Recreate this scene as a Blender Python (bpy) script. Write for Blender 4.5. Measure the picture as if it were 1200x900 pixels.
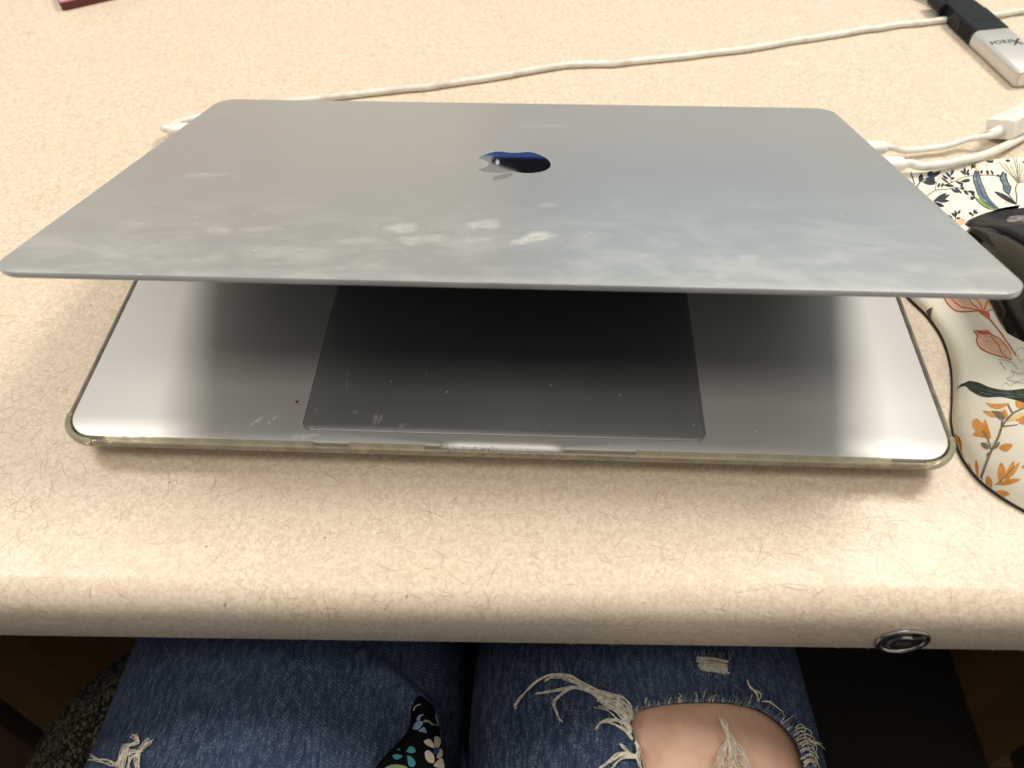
import bpy, bmesh, math, random
from mathutils import Vector, Matrix, Euler, noise
from mathutils.bvhtree import BVHTree
R = math.radians
random.seed(7)
for o in list(bpy.data.objects): bpy.data.objects.remove(o)
scn = bpy.context.scene
COL = scn.collection

# ------------------------------------------------------------------ camera
CAM = Vector((0.0140961, -0.1923111, 0.2805177))
EUL = Euler((0.7034172, 0.0081610, 0.0410674), 'XYZ')
FPX = 980.965                      # focal length in pixels of the 1200 x 900 photograph
cd = bpy.data.cameras.new('camera'); cam = bpy.data.objects.new('camera', cd); COL.objects.link(cam)
cam.location = CAM; cam.rotation_euler = EUL
cd.sensor_width = 36; cd.lens = FPX / 1200 * 36; cd.clip_start = .01; cd.clip_end = 60
cd.dof.use_dof = True; cd.dof.focus_distance = .375; cd.dof.aperture_fstop = 11.0
scn.camera = cam
# ------------------------------------------------------------------ surroundings, lamps, exposure
w = bpy.data.worlds.new('World'); scn.world = w; w.use_nodes = True
bg = w.node_tree.nodes['Background']
bg.inputs[0].default_value = (1.0, .95, .87, 1); bg.inputs[1].default_value = .41
def ceiling_or_fill_panel(name, loc, sx, sy, power, col=(1, .935, .83)):
    l = bpy.data.lights.new(name, 'AREA'); l.shape = 'RECTANGLE'; l.size = sx; l.size_y = sy
    l.energy = power; l.color = col
    o = bpy.data.objects.new(name, l); COL.objects.link(o); o.location = loc
    return o
ceiling_or_fill_panel('ceiling_or_fill_light', (1.00, .72, 1.75), .6, .6, 33)
ceiling_or_fill_panel('ceiling_or_fill_light', (-1.30, .48, 1.75), .6, .4, 24)
ceiling_or_fill_panel('ceiling_or_fill_light', (-.25, -.58, 1.75), 1.2, .5, 12)  # added fill panel, brightens the front of the desk, the deck and the lap
vs = scn.view_settings
vs.view_transform = 'Standard'; vs.look = 'None'; vs.gamma = 1; vs.exposure = .05; vs.use_curve_mapping = False
scn.render.engine = 'CYCLES'

# ------------------------------------------------------------------ helpers
MROT = EUL.to_matrix()
def ray(px, py): return (MROT @ Vector(((px-600)/FPX, -(py-450)/FPX, -1))).normalized()
def onz(px, py, z=0.0):
    d = ray(px, py); return CAM + d*((z-CAM.z)/d.z)
def project(p):
    q = MROT.transposed() @ (Vector(p)-CAM)
    return 600+FPX*q.x/-q.z, 450-FPX*q.y/-q.z
def bvh_of(ob):
    me = ob.data; return BVHTree.FromPolygons([ob.matrix_world @ v.co for v in me.vertices], [tuple(p.vertices) for p in me.polygons])
def cast(bvh, px, py, lift=0.0):
    h = bvh.ray_cast(CAM, ray(px, py))
    if h[0] is None: return None, None
    n = h[1] if h[1].dot(ray(px, py)) < 0 else -h[1]
    return h[0]+n*lift, n

def mk(name, verts, faces, mat=None, parent=None, smooth=True, sharp=None):
    me = bpy.data.meshes.new(name); me.from_pydata([tuple(v) for v in verts], [], faces); me.update()
    bm = bmesh.new(); bm.from_mesh(me); bmesh.ops.recalc_face_normals(bm, faces=bm.faces); bm.to_mesh(me); bm.free()
    if smooth:
        me.polygons.foreach_set('use_smooth', [True]*len(me.polygons))
        if sharp: me.set_sharp_from_angle(angle=R(sharp))
    o = bpy.data.objects.new(name, me); COL.objects.link(o)
    if mat: me.materials.append(mat)
    if parent: o.parent = parent
    return o
def thing(name, label, cat, loc=(0, 0, 0), rot=(0, 0, 0), group=None):
    o = bpy.data.objects.new(name, None); COL.objects.link(o); o.location = loc; o.rotation_euler = rot
    o.empty_display_size = .02
    tag(o, label, cat, group); return o
def tag(o, label, cat, group=None):
    o['label'] = label; o['category'] = cat
    if group: o['group'] = group
class MB:
    def __init__(s): s.v = []; s.f = []
    def add(s, v, f):
        n = len(s.v); s.v += [Vector(a) for a in v]; s.f += [tuple(i+n for i in q) for q in f]; return s
    def build(s, name, mat, parent=None, smooth=True, sharp=40): return mk(name, s.v, s.f, mat, parent, smooth, sharp)
def rrect(w, d, r, n=8, cx=0, cy=0):
    r = max(r, 1e-5); pts = []
    for k, (sx, sy) in enumerate(((1, 1), (-1, 1), (-1, -1), (1, -1))):
        for i in range(n+1):
            a = math.pi/2*(k + i/n)
            pts.append((cx+sx*(w/2-r)+r*math.cos(a), cy+sy*(d/2-r)+r*math.sin(a)))
    return pts
def loft(rings, cap0=True, cap1=True, closed=True):
    n = len(rings[0]); v = [p for r in rings for p in r]; f = []
    for k in range(len(rings)-1):
        for i in range(n if closed else n-1):
            j = (i+1) % n; f.append((k*n+i, k*n+j, (k+1)*n+j, (k+1)*n+i))
    if cap0: f.append(tuple(range(n))[::-1])
    if cap1: f.append(tuple((len(rings)-1)*n+i for i in range(n)))
    return v, f
def plate(w, d, r, prof, n=8, cx=0, cy=0, **kw):      # prof: (inset, z) rings of a rounded rectangle
    return loft([[(x, y, z) for x, y in rrect(w-2*i, d-2*i, r-i, n, cx, cy)] for i, z in prof], **kw)
def spline(pts, m=8):
    P = [Vector(p) for p in pts]; out = []
    for i in range(len(P)-1):
        a = P[max(i-1, 0)]; b = P[i]; c = P[i+1]; d = P[min(i+2, len(P)-1)]
        for k in range(m):
            t = k/m; out.append(.5*((2*b)+(c-a)*t+(2*a-5*b+4*c-d)*t*t+(3*b-3*c+d-a)*t**3))
    out.append(P[-1]); return out
def tube(pts, rad, n=10, cap=True):
    P = [Vector(p) for p in pts]; rings = []; N = len(P)
    t0 = (P[1]-P[0]).normalized(); up = Vector((0, 0, 1)) if abs(t0.z) < .9 else Vector((1, 0, 0))
    u = t0.cross(up).normalized()
    for i, p in enumerate(P):
        t = (P[min(i+1, N-1)]-P[max(i-1, 0)])
        if t.length < 1e-9: t = t0.copy()
        t.normalize(); u = (u - t*u.dot(t)).normalized(); v = t.cross(u)
        r = rad[i] if hasattr(rad, '__len__') else rad
        rings.append([p+(u*math.cos(2*math.pi*k/n)+v*math.sin(2*math.pi*k/n))*r for k in range(n)])
    return loft(rings, cap, cap)
def boxm(c, s, M=None):
    v = [Vector((c[0]+s[0]*a/2, c[1]+s[1]*b/2, c[2]+s[2]*e/2)) for a in (-1, 1) for b in (-1, 1) for e in (-1, 1)]
    if M: v = [M @ q for q in v]
    return v, [(0, 1, 3, 2), (4, 6, 7, 5), (0, 4, 5, 1), (2, 3, 7, 6), (0, 2, 6, 4), (1, 5, 7, 3)]
def bez(p0, p1, p2, p3, n=10):
    return [tuple((1-t)**3*a+3*(1-t)**2*t*b+3*(1-t)*t*t*c+t**3*d for a, b, c, d in zip(p0, p1, p2, p3)) for t in [i/n for i in range(n)]]

# ---- materials
def mat(name, col=(.5, .5, .5), rough=.5, metal=0.0, spec=.5, **kw):
    m = bpy.data.materials.new(name); m.use_nodes = True
    b = m.node_tree.nodes['Principled BSDF']
    b.inputs['Base Color'].default_value = (*col, 1); b.inputs['Roughness'].default_value = rough
    b.inputs['Metallic'].default_value = metal; b.inputs['Specular IOR Level'].default_value = spec
    for k, v in kw.items(): b.inputs[k.replace('_', ' ')].default_value = v
    return m
class NT:
    def __init__(s, m): s.m = m; s.t = m.node_tree; s.b = s.t.nodes['Principled BSDF']; s._c = None
    def n(s, typ, ins=None, **props):
        nd = s.t.nodes.new(typ)
        for k, v in props.items(): setattr(nd, k, v)
        for k, v in (ins or {}).items(): s.set(nd.inputs[k], v)
        return nd
    def set(s, sock, v):
        if hasattr(v, 'is_output'): s.t.links.new(v, sock)
        elif hasattr(v, 'outputs'): s.t.links.new(v.outputs[0], sock)
        else: sock.default_value = v
    @property
    def co(s):
        if s._c is None: s._c = s.n('ShaderNodeTexCoord').outputs['Object']
        return s._c
    def scaled(s, sc, vec=None): return s.n('ShaderNodeVectorMath', {0: vec or s.co, 1: sc}, operation='MULTIPLY').outputs[0]
    def noise(s, scale, detail=2, rough=.5, vec=None, dist=0): return s.n('ShaderNodeTexNoise', {'Vector': vec or s.co, 'Scale': scale, 'Detail': detail, 'Roughness': rough, 'Distortion': dist}).outputs['Fac']
    def math(s, op, a, b=0.0, c=0.0, clamp=False): return s.n('ShaderNodeMath', {0: a, 1: b, 2: c}, operation=op, use_clamp=clamp).outputs[0]
    def ramp(s, v, lo, hi, a=0.0, b=1.0, smooth=True):
        return s.n('ShaderNodeMapRange', {0: v, 1: lo, 2: hi, 3: a, 4: b}, interpolation_type='SMOOTHSTEP' if smooth else 'LINEAR').outputs[0]
    def mix(s, f, a, b):
        nd = s.n('ShaderNodeMix', data_type='RGBA')
        s.set(nd.inputs[0], f); s.set(nd.inputs[6], a if hasattr(a, 'is_output') else (*a, 1)); s.set(nd.inputs[7], b if hasattr(b, 'is_output') else (*b, 1))
        return nd.outputs[2]
    def col(s, v): s.set(s.b.inputs['Base Color'], v)
    def rough(s, v): s.set(s.b.inputs['Roughness'], v)
    def bump(s, h, dist=.0002, strength=.5): s.set(s.b.inputs['Normal'], s.n('ShaderNodeBump', {'Height': h, 'Distance': dist, 'Strength': strength}).outputs[0])

# laminate desktop: cream and tan mottling crossed by hair-thin brown fibres
M_LAM = mat('laminate', rough=.34, spec=.38); t = NT(M_LAM)
mott = t.ramp(t.noise(480, 3, .65, dist=1.1), .42, .58)
big = t.ramp(t.noise(26, 2), .3, .7)
c = t.mix(mott, (.61, .50, .385), (.725, .63, .50))
c = t.mix(t.math('MULTIPLY', big, .35), c, (.66, .54, .425))
def fibre(scale, wid, mscale, lo, hi, off):
    v = t.n('ShaderNodeVectorMath', {0: t.co, 1: off}, operation='ADD').outputs[0]
    line = t.ramp(t.math('ABSOLUTE', t.math('SUBTRACT', t.noise(scale, 1, .4, v, .9), .5)), 0, wid, 1, 0)
    gate = t.ramp(t.noise(mscale, 1, .5, v), lo, hi)
    return t.math('MULTIPLY', line, gate)
f3 = fibre(240, .022, 300, .50, .58, (7.7, 2.2, .9))
c = t.mix(t.math('MULTIPLY', f3, .42), c, (.45, .33, .22))
w4 = fibre(200, .04, 300, .5, .6, (11, 5, .2))
c = t.mix(t.math('MULTIPLY', w4, .5), c, (.84, .75, .60))
vor = t.n('ShaderNodeTexVoronoi', {'Vector': t.co, 'Scale': 90}, voronoi_dimensions='2D'); sp = t.n('ShaderNodeSeparateColor', {0: vor.outputs['Color']})
speck = t.math('MULTIPLY', t.ramp(vor.outputs['Distance'], .03, .06, 1, 0), t.math('GREATER_THAN', sp.outputs[0], .965))
c = t.mix(t.math('MULTIPLY', speck, .7), c, (.2, .14, .09))
t.col(c); t.rough(t.ramp(t.noise(60, 3), .3, .7, .35, .42)); t.bump(t.noise(900, 2), .00006, .5)

def wood(name, a, b, rough=.5):
    m = mat(name, rough=rough); t = NT(m)
    g = t.noise(14, 4, .6, t.scaled((1, 1, .08)), 1.2)
    t.col(t.mix(t.ramp(g, .3, .7), a, b)); return m
M_WOOD = wood('brown_wood', (.105, .056, .016), (.15, .082, .026))
M_WOODDK = wood('dark_brown_wood', (.028, .016, .007), (.042, .025, .010))
M_CARPET = mat('carpet', rough=.95, spec=.1); t = NT(M_CARPET)
t.col(t.mix(t.ramp(t.noise(500, 2), .35, .65), (.010, .009, .008), (.028, .023, .019))); t.bump(t.noise(700, 2), .002, .8)
M_CHROME = mat('worn_steel', (.52, .50, .47), .22, 1.0)
M_DARKMETAL = mat('dark_lock_metal', (.16, .15, .14), .38, 1.0)

def aluminium(name, a, rough=.36):
    m = mat(name, a, rough, 1.0); t = NT(m)
    g = t.noise(2600, 2, .7)
    t.col(t.mix(g, tuple(x*.9 for x in a), tuple(min(1, x*1.08) for x in a)))
    t.rough(t.ramp(t.noise(40, 3), .3, .7, rough-.008, rough+.014)); t.bump(g, .00003, .35); return m
M_DECK = aluminium('deck_aluminium', (.58, .575, .56), .48)
t = NT(M_DECK)
# dirt and dust on the palm rest, near the trackpad's left corner
def ellipses(t, lst, wob=.25, wscale=300):
    nz = t.n('ShaderNodeTexNoise', {'Vector': t.co, 'Scale': wscale, 'Detail': 3}).outputs['Color']
    d0 = t.n('ShaderNodeVectorMath', {0: nz, 1: (.5, .5, .5)}, operation='SUBTRACT').outputs[0]
    acc = None
    for (x, y, rx, ry, ang, amt) in lst:
        mp = t.n('ShaderNodeMapping', {'Vector': t.co, 'Location': (x, y, 0), 'Rotation': (0, 0, ang), 'Scale': (rx, ry, 1)}, vector_type='TEXTURE').outputs[0]
        mp = t.n('ShaderNodeVectorMath', {0: d0, 1: (wob*2, wob*2, 0), 2: mp}, operation='MULTIPLY_ADD').outputs[0]
        mp = t.n('ShaderNodeVectorMath', {0: mp, 1: (1, 1, 0)}, operation='MULTIPLY').outputs[0]
        ln = t.n('ShaderNodeVectorMath', {0: mp}, operation='LENGTH').outputs['Value']
        e = t.math('MULTIPLY', t.ramp(ln, .35, 1.10, 1, 0), amt)
        acc = e if acc is None else t.math('MAXIMUM', acc, e)
    return acc
def specks(t, scale, size, thr):
    v = t.n('ShaderNodeTexVoronoi', {'Vector': t.co, 'Scale': scale}, voronoi_dimensions='2D'); s = t.n('ShaderNodeSeparateColor', {0: v.outputs['Color']})
    rr = t.ramp(s.outputs[1], 0, 1, size*.45, size, False)
    inside = t.math('LESS_THAN', v.outputs['Distance'], rr)
    return t.math('MULTIPLY', inside, t.math('GREATER_THAN', s.outputs[0], thr))
def film(t, mask, colr, rough=.75):                      # dull dirt film over metal
    bc = t.b.inputs['Base Color'].links[0].from_socket if t.b.inputs['Base Color'].links else t.b.inputs['Base Color'].default_value[:3]
    rs = t.b.inputs['Roughness'].links[0].from_socket if t.b.inputs['Roughness'].links else t.b.inputs['Roughness'].default_value
    t.col(t.mix(mask, bc, colr)); t.rough(t.n('ShaderNodeMix', {0: mask, 2: rs, 3: rough}, data_type='FLOAT').outputs[0])
    t.set(t.b.inputs['Metallic'], t.math('SUBTRACT', t.b.inputs['Metallic'].default_value, mask, clamp=True))
t.b.inputs['Metallic'].default_value = .6
palm = ellipses(t, [(-.099, .0095, .004, .0012, .9, .5), (-.092, .0115, .0018, .0008, .7, .4), (-.079, .0028, .006, .0018, .2, .5), (-.0745, .0035, .002, .001, 0, .6), (-.110, .0035, .0016, .001, 0, .35), (-.094, .009, .0012, .001, 0, .4)], 1.0, 420); palm = t.math('MULTIPLY', palm, t.ramp(t.noise(1500, 4, .7), .35, .65, .1, .8))
sd = t.math('MULTIPLY', specks(t, 260, .09, .965), .6)
film(t, t.math('MAXIMUM', palm, sd), (.85, .82, .76))
M_BASESIDE = aluminium('side_aluminium', (.55, .54, .52), .42)
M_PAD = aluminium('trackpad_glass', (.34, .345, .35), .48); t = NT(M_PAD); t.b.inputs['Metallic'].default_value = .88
sm = ellipses(t, [(-.0515, .013, .0014, .0042, -.1, .32), (-.0495, .0125, .0008, .003, -.2, .3), (-.040, .0095, .003, .0012, .5, .22), (-.060, .0155, .0014, .0014, 0, .22), (-.066, .03, .0005, .003, .1, .25)], .9, 420); sm = t.math('MULTIPLY', sm, t.ramp(t.noise(1500, 4, .7), .35, .65, .2, .9))
film(t, t.math('MAXIMUM', sm, t.math('MULTIPLY', specks(t, 210, .075, .93), .55)), (.80, .78, .74))
# lid: smudged, dusty aluminium
M_LID = aluminium('lid_aluminium', (.595, .61, .60), .41); M_LID.node_tree.nodes['Principled BSDF'].inputs['Metallic'].default_value = .85; t = NT(M_LID)
haze = t.math('MULTIPLY', t.ramp(t.n('ShaderNodeSeparateXYZ', {0: t.co}).outputs[1], -.125, -.235), t.ramp(t.noise(48, 6, .72, t.scaled((.7, 1.2, 1)), .5), .38, .76))
sm = ellipses(t, [(-.136, -.130, .013, .0035, .25, .30), (-.108, -.1925, .008, .005, .1, .34), (-.093, -.191, .009, .004, 0, .22), (-.0405, -.188, .0085, .006, .2, .52),
    (-.0085, -.1815, .0085, .007, .1, .55), (.0115, -.194, .0115, .0068, .5, .78), (-.029, -.198, .014, .007, .1, .40), (-.010, -.197, .009, .005, .1, .35), (.015, -.160, .0068, .005, 0, .25),
    (-.016, -.161, .008, .005, .2, .10), (-.055, -.2005, .012, .004, .5, .35), (-.0906, -.170, .010, .005, .2, .14), (.0775, -.214, .018, .010, 0, .30), (.047, -.208, .009, .003, .1, .30),
    (-.164, -.025, .009, .0035, .2, .14), (.016, -.042, .016, .006, -.05, .12), (-.033, -.103, .007, .004, 0, .09), (.086, -.208, .006, .004, .3, .34), (-.127, -.212, .02, .008, .1, .24), (-.070, -.213, .02, .008, -.1, .30)], .95, 75)
inner = t.ramp(t.noise(420, 5, .75, t.scaled((.6, 1.2, 1)), .6), .32, .66, .30, 1.0)
fine = t.math('MULTIPLY', specks(t, 91, .036, .91), .95)
film(t, t.math('MAXIMUM', t.math('MAXIMUM', t.math('MULTIPLY', t.math('MULTIPLY', sm, inner), .72), t.math('MULTIPLY', haze, .26)), fine), (.60, .585, .54), .62)
M_LOGO = mat('mirror_emblem', (.62, .62, .63), .035, 1.0)
M_BLACKGLASS = mat('black_screen_glass', (.006, .006, .007), .12, 0, .45)
M_KEY = mat('black_key', (.012, .012, .013), .55)
M_GAP = mat('trackpad_gap', (.01, .01, .01), .7)
M_RUBBER = mat('black_rubber', (.014, .013, .012), .7)
# yellowed clear plastic
M_CLEAR = bpy.data.materials.new('yellowed_clear_plastic'); M_CLEAR.use_nodes = True
nt = M_CLEAR.node_tree; nt.nodes.clear()
outn = nt.nodes.new('ShaderNodeOutputMaterial'); tr = nt.nodes.new('ShaderNodeBsdfTransparent'); gl = nt.nodes.new('ShaderNodeBsdfGlossy'); df = nt.nodes.new('ShaderNodeBsdfDiffuse')
tr.inputs[0].default_value = (.90, .87, .77, 1); gl.inputs['Roughness'].default_value = .09; gl.inputs[0].default_value = (.9, .9, .88, 1); df.inputs[0].default_value = (.82, .76, .60, 1)
tc = nt.nodes.new('ShaderNodeTexCoord'); nz = nt.nodes.new('ShaderNodeTexNoise'); nz.inputs['Scale'].default_value = 160; nz.inputs['Detail'].default_value = 5
mr = nt.nodes.new('ShaderNodeMapRange'); mr.inputs[1].default_value = .35; mr.inputs[2].default_value = .75; mr.inputs[3].default_value = .26; mr.inputs[4].default_value = .42
m1 = nt.nodes.new('ShaderNodeMixShader'); m2 = nt.nodes.new('ShaderNodeMixShader'); fr = nt.nodes.new('ShaderNodeFresnel'); fr.inputs[0].default_value = 1.5
L = nt.links.new
bpn = nt.nodes.new('ShaderNodeBump'); bpn.inputs['Distance'].default_value = .0003; bpn.inputs['Strength'].default_value = .5
L(tc.outputs['Object'], nz.inputs['Vector']); L(nz.outputs['Fac'], mr.inputs[0]); L(mr.outputs[0], m1.inputs[0]); L(tr.outputs[0], m1.inputs[1]); L(df.outputs[0], m1.inputs[2])
L(fr.outputs[0], m2.inputs[0]); L(m1.outputs[0], m2.inputs[1]); L(gl.outputs[0], m2.inputs[2]); L(m2.outputs[0], outn.inputs[0])
L(nz.outputs['Fac'], bpn.inputs['Height']); L(bpn.outputs[0], gl.inputs['Normal'])
M_DIRT = mat('brown_grime', (.09, .06, .03), .9); t = NT(M_DIRT); t.col(t.mix(t.ramp(t.noise(900, 3), .4, .6), (.16, .115, .065), (.40, .32, .21)))

M_WHITE = mat('white_cable_plastic', (.80, .775, .72), .38); t = NT(M_WHITE)
t.col(t.mix(t.ramp(t.noise(120, 4, .6), .45, .75), (.82, .795, .74), (.70, .655, .57)))
M_WHITEOLD = mat('grubby_white_cable', (.74, .71, .66), .45); t = NT(M_WHITEOLD)
t.col(t.mix(t.ramp(t.noise(70, 5, .65), .42, .72), (.78, .755, .70), (.58, .53, .45)))
M_GREYPRINT = mat('grey_print', (.55, .53, .5), .5)
M_SILVER = aluminium('adapter_aluminium', (.62, .60, .56), .40); M_SILVER.node_tree.nodes['Principled BSDF'].inputs['Metallic'].default_value = .45
M_BLKPLAST = mat('black_plastic', (.012, .012, .0125), .42, 0, .25); t = NT(M_BLKPLAST); t.bump(t.noise(900, 2), .0001, .4)
M_BLKGLOSS = mat('glossy_black_plastic', (.005, .005, .006), .14, 0, .32)
M_MATTEBLK = mat('matte_black_plastic', (.014, .0135, .013), .5, 0, .25); t = NT(M_MATTEBLK); t.rough(t.ramp(t.noise(90, 4), .3, .7, .38, .6))
M_WORN = mat('worn_grey_patch', (.20, .19, .165), .6); t = NT(M_WORN); t.col(t.mix(t.ramp(t.noise(300, 4), .35, .65), (.06, .057, .05), (.26, .245, .21)))
M_INK = mat('black_ink', (.02, .018, .016), .5)
M_MAROON = mat('maroon_cover', (.11, .012, .014), .42); M_PINK = mat('pink_cover', (.66, .30, .42), .5)
M_BLUE = mat('added_blue_box', (.03, .09, .42), .5)
# mouse pad cloth
M_CLOTH = mat('printed_pad_cloth', rough=.85, spec=.2); t = NT(M_CLOTH)
wv = t.math('MULTIPLY', t.n('ShaderNodeTexWave', {'Vector': t.co, 'Scale': 650}, bands_direction='X').outputs['Fac'], t.n('ShaderNodeTexWave', {'Vector': t.co, 'Scale': 650}, bands_direction='Y').outputs['Fac'])
c = t.mix(t.ramp(t.noise(22, 3), .48, .72), (.82, .78, .66), (.74, .665, .46))
c = t.mix(t.math('MULTIPLY', t.ramp(t.noise(55, 5, .7), .55, .8), .5), c, (.52, .45, .33))
t.col(t.mix(t.math('MULTIPLY', wv, .10), c, (.62, .56, .44))); t.bump(wv, .00006, .3)
def ink(name, a, b, sc=160):
    m = mat(name, a, .85, 0, .2); t = NT(m); t.col(t.mix(t.ramp(t.noise(sc, 4, .7), .35, .68), a, b)); return m
I_NAVY = ink('navy_print', (.022, .026, .038), (.05, .06, .08)); I_TEAL = ink('slate_blue_print', (.09, .14, .18), (.24, .31, .36)); I_GREEN = ink('green_print', (.18, .30, .10), (.30, .42, .17))
I_DKGREEN = ink('dark_green_print', (.028, .038, .026), (.075, .09, .06)); I_RED = ink('red_line_print', (.46, .10, .05), (.60, .17, .09)); I_PEACH = ink('peach_wash_print', (.72, .40, .26), (.80, .56, .40), 110)
I_ORANGE = ink('orange_print', (.60, .23, .04), (.74, .36, .10), 130); I_PALEOR = ink('pale_orange_print', (.76, .50, .20), (.80, .62, .34)); I_STEM = ink('grey_stem_print', (.17, .14, .10), (.27, .22, .16)); I_GREY = ink('pencil_print', (.40, .39, .40), (.52, .50, .50)); I_OCHRE = ink('ochre_print', (.42, .29, .07), (.55, .38, .12))
# clothes
M_DENIM = mat('blue_denim', rough=.9, spec=.15); t = NT(M_DENIM)
d1 = t.n('ShaderNodeTexWave', {'Vector': t.co, 'Scale': 420, 'Distortion': 2.5, 'Detail': 2, 'Detail Scale': 6}, bands_direction='DIAGONAL').outputs['Fac']
slub = t.noise(560, 3, .8, t.scaled((1.0, .30, .8)))
grain = t.noise(1900, 2, .7)
wash = t.ramp(t.noise(9, 3, .55, t.scaled((1, .55, 1))), .35, .68)
c = t.mix(wash, (.012, .022, .050), (.030, .051, .100))
k = t.math('MULTIPLY', t.math('ADD', t.math('MULTIPLY', d1, .16), t.ramp(grain, .46, .66)), t.ramp(slub, .38, .66))
c = t.mix(t.math('MULTIPLY', k, .85), c, (.17, .20, .255))
c = t.mix(t.math('MULTIPLY', t.ramp(t.noise(330, 2, .6, t.scaled((1, .22, 1))), .30, .45, 1, 0), .6), c, (.008, .016, .05))
t.col(c); t.bump(t.math('ADD', d1, grain), .0003, .6)
M_SKIN = mat('skin', rough=.55, spec=.35); t = NT(M_SKIN)
c = t.mix(t.ramp(t.noise(45, 4, .6), .35, .7), (.42, .25, .175), (.52, .325, .24)); t.col(c); t.bump(t.noise(700, 3), .0002, .4)
t.b.inputs['Subsurface Weight'].default_value = .12; t.b.inputs['Subsurface Radius'].default_value = (.008, .003, .0015)
M_THREAD = mat('frayed_thread', rough=.9, spec=.1); t = NT(M_THREAD); t.col(t.mix(t.ramp(t.noise(600, 3), .35, .65), (.36, .33, .27), (.52, .48, .40)))
M_THREADB = mat('frayed_blue_thread', (.10, .125, .16), .9)
M_FLORAL = mat('black_blouse_cloth', (.0022, .0022, .003), .85, 0, .06)
M_TWEED = mat('black_olive_tweed', rough=.95, spec=.1); t = NT(M_TWEED)
tv = t.n('ShaderNodeTexVoronoi', {'Vector': t.scaled((1, .6, 1)), 'Scale': 900}); s_ = t.n('ShaderNodeSeparateColor', {0: tv.outputs['Color']})
t.col(t.mix(t.ramp(s_.outputs[0], .45, .95), (.010, .009, .007), (.095, .087, .06))); t.bump(tv.outputs['Distance'], .0012, .8)
M_SHOE = mat('dark_shoe', (.02, .02, .022), .5)

# ------------------------------------------------------------------ floor and desk
FZ = -.73
v, f = boxm((0, .2, FZ-.02), (5, 5, .04)); fl = mk('floor', v, f, M_CARPET, None, False); fl['kind'] = 'structure'
DANG = math.atan(.0222)
desk = thing('desk', 'beige laminate desk with rounded front edge and brown panels below', 'desk', (0, 0, FZ), (0, 0, DANG))
YF, RB, TH = -.0604, .0125, .032
prof = [(.74, 0), (-.0479, 0)]
prof = [(.74, -TH), (.74, 0)] + [(YF+RB-RB*math.sin(a), -RB+RB*math.cos(a)) for a in [R(90)*i/12 for i in range(13)]] + [(YF, -TH+.003), (YF+.001, -TH+.001), (YF+.003, -TH)]
rings = [[(x, y, z-FZ) for y, z in prof] for x in (-.95, .95)]
v, f = loft(rings); top = mk('desktop', v, f, M_LAM, desk, True, 35)
for px_, y0_ in ((-.492, .37), (.551, .39)):
    mb = MB(); mb.add(*plate(.03, .58, .002, [(.0015, 0), (0, .0015), (0, -FZ-TH-.0015), (.0015, -FZ-TH)], 2, px_, y0_)); mb.build('side_panel', M_WOOD, desk, True, 30)
for sx, x0, y0_ in ((-1, -.4775, .0785), (1, .5365, .0985)):      # drawer fronts of the pedestals
    for z0, z1 in ((.05, .36), (.365, .525), (.53, -FZ-TH-.004)):
        mb = MB(); mb.add(*plate(.40, .018, .002, [(.0015, z0), (0, z0+.0015), (0, z1-.0015), (.0015, z1)], 2, x0+sx*.20, y0_-.010)); mb.build('drawer_front', M_WOODDK, desk, True, 30)
mb = MB(); mb.add(*boxm((0, .60, (-FZ-TH)/2+.06), (1.07, .018, -FZ-TH-.12))); mb.build('back_panel', M_WOOD, desk, False)
# hair-thin fibres pressed into the laminate, following it over the rounded front
def on_top(x, s, h=.00004):
    if s > 0: return (x, YF+RB+s, -FZ+h)
    a = -s/RB
    if a < R(90): return (x, YF+RB-(RB+h)*math.sin(a), -FZ-RB+(RB+h)*math.cos(a))
    return (x, YF-h, -FZ-RB-(-s-RB*R(90)))
rf = random.Random(21)
FIB = {}
for i in range(9500):
    kind = rf.choices((0, 1, 2, 3), (6, 2.4, .6, 4))[0]
    x, s = rf.uniform(-.42, .42), rf.uniform(-.036, .46)
    if rf.random() < .35: s = rf.uniform(-.036, .09)
    L_ = rf.uniform(.0025, .008) if kind in (0, 3) else rf.uniform(.004, .013); wd = rf.uniform(.00007, .00016)*(1.5 if kind == 3 else 1); a = rf.uniform(0, 2*math.pi); cv = rf.gauss(0, 1.1); n = 6
    lft, rgt = [], []; h = .00003+.00003*rf.random()
    for k in range(n+1):
        lo = wd*(.35+.65*math.sin(math.pi*k/n))/2; nx, ny = -math.sin(a), math.cos(a)
        lft.append(on_top(x+nx*lo, s+ny*lo, h)); rgt.append(on_top(x-nx*lo, s-ny*lo, h))
        x += math.cos(a)*L_/n; s += math.sin(a)*L_/n; a += cv/n+rf.gauss(0, .12)
        s = max(s, -.037)
    FIB.setdefault(kind, MB()).add([q for pr_ in zip(lft, rgt) for q in pr_], [(2*k, 2*k+1, 2*k+3, 2*k+2) for k in range(n)])
for kind, c_ in ((0, (.47, .36, .25)), (1, (.37, .275, .185)), (2, (.26, .185, .125)), (3, (.80, .72, .59))):
    o = FIB[kind].build('laminate_fibres', mat('fibre_tone_%d' % kind, c_, .36, 0, .38), top, False); o['kind'] = 'stuff'
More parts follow.
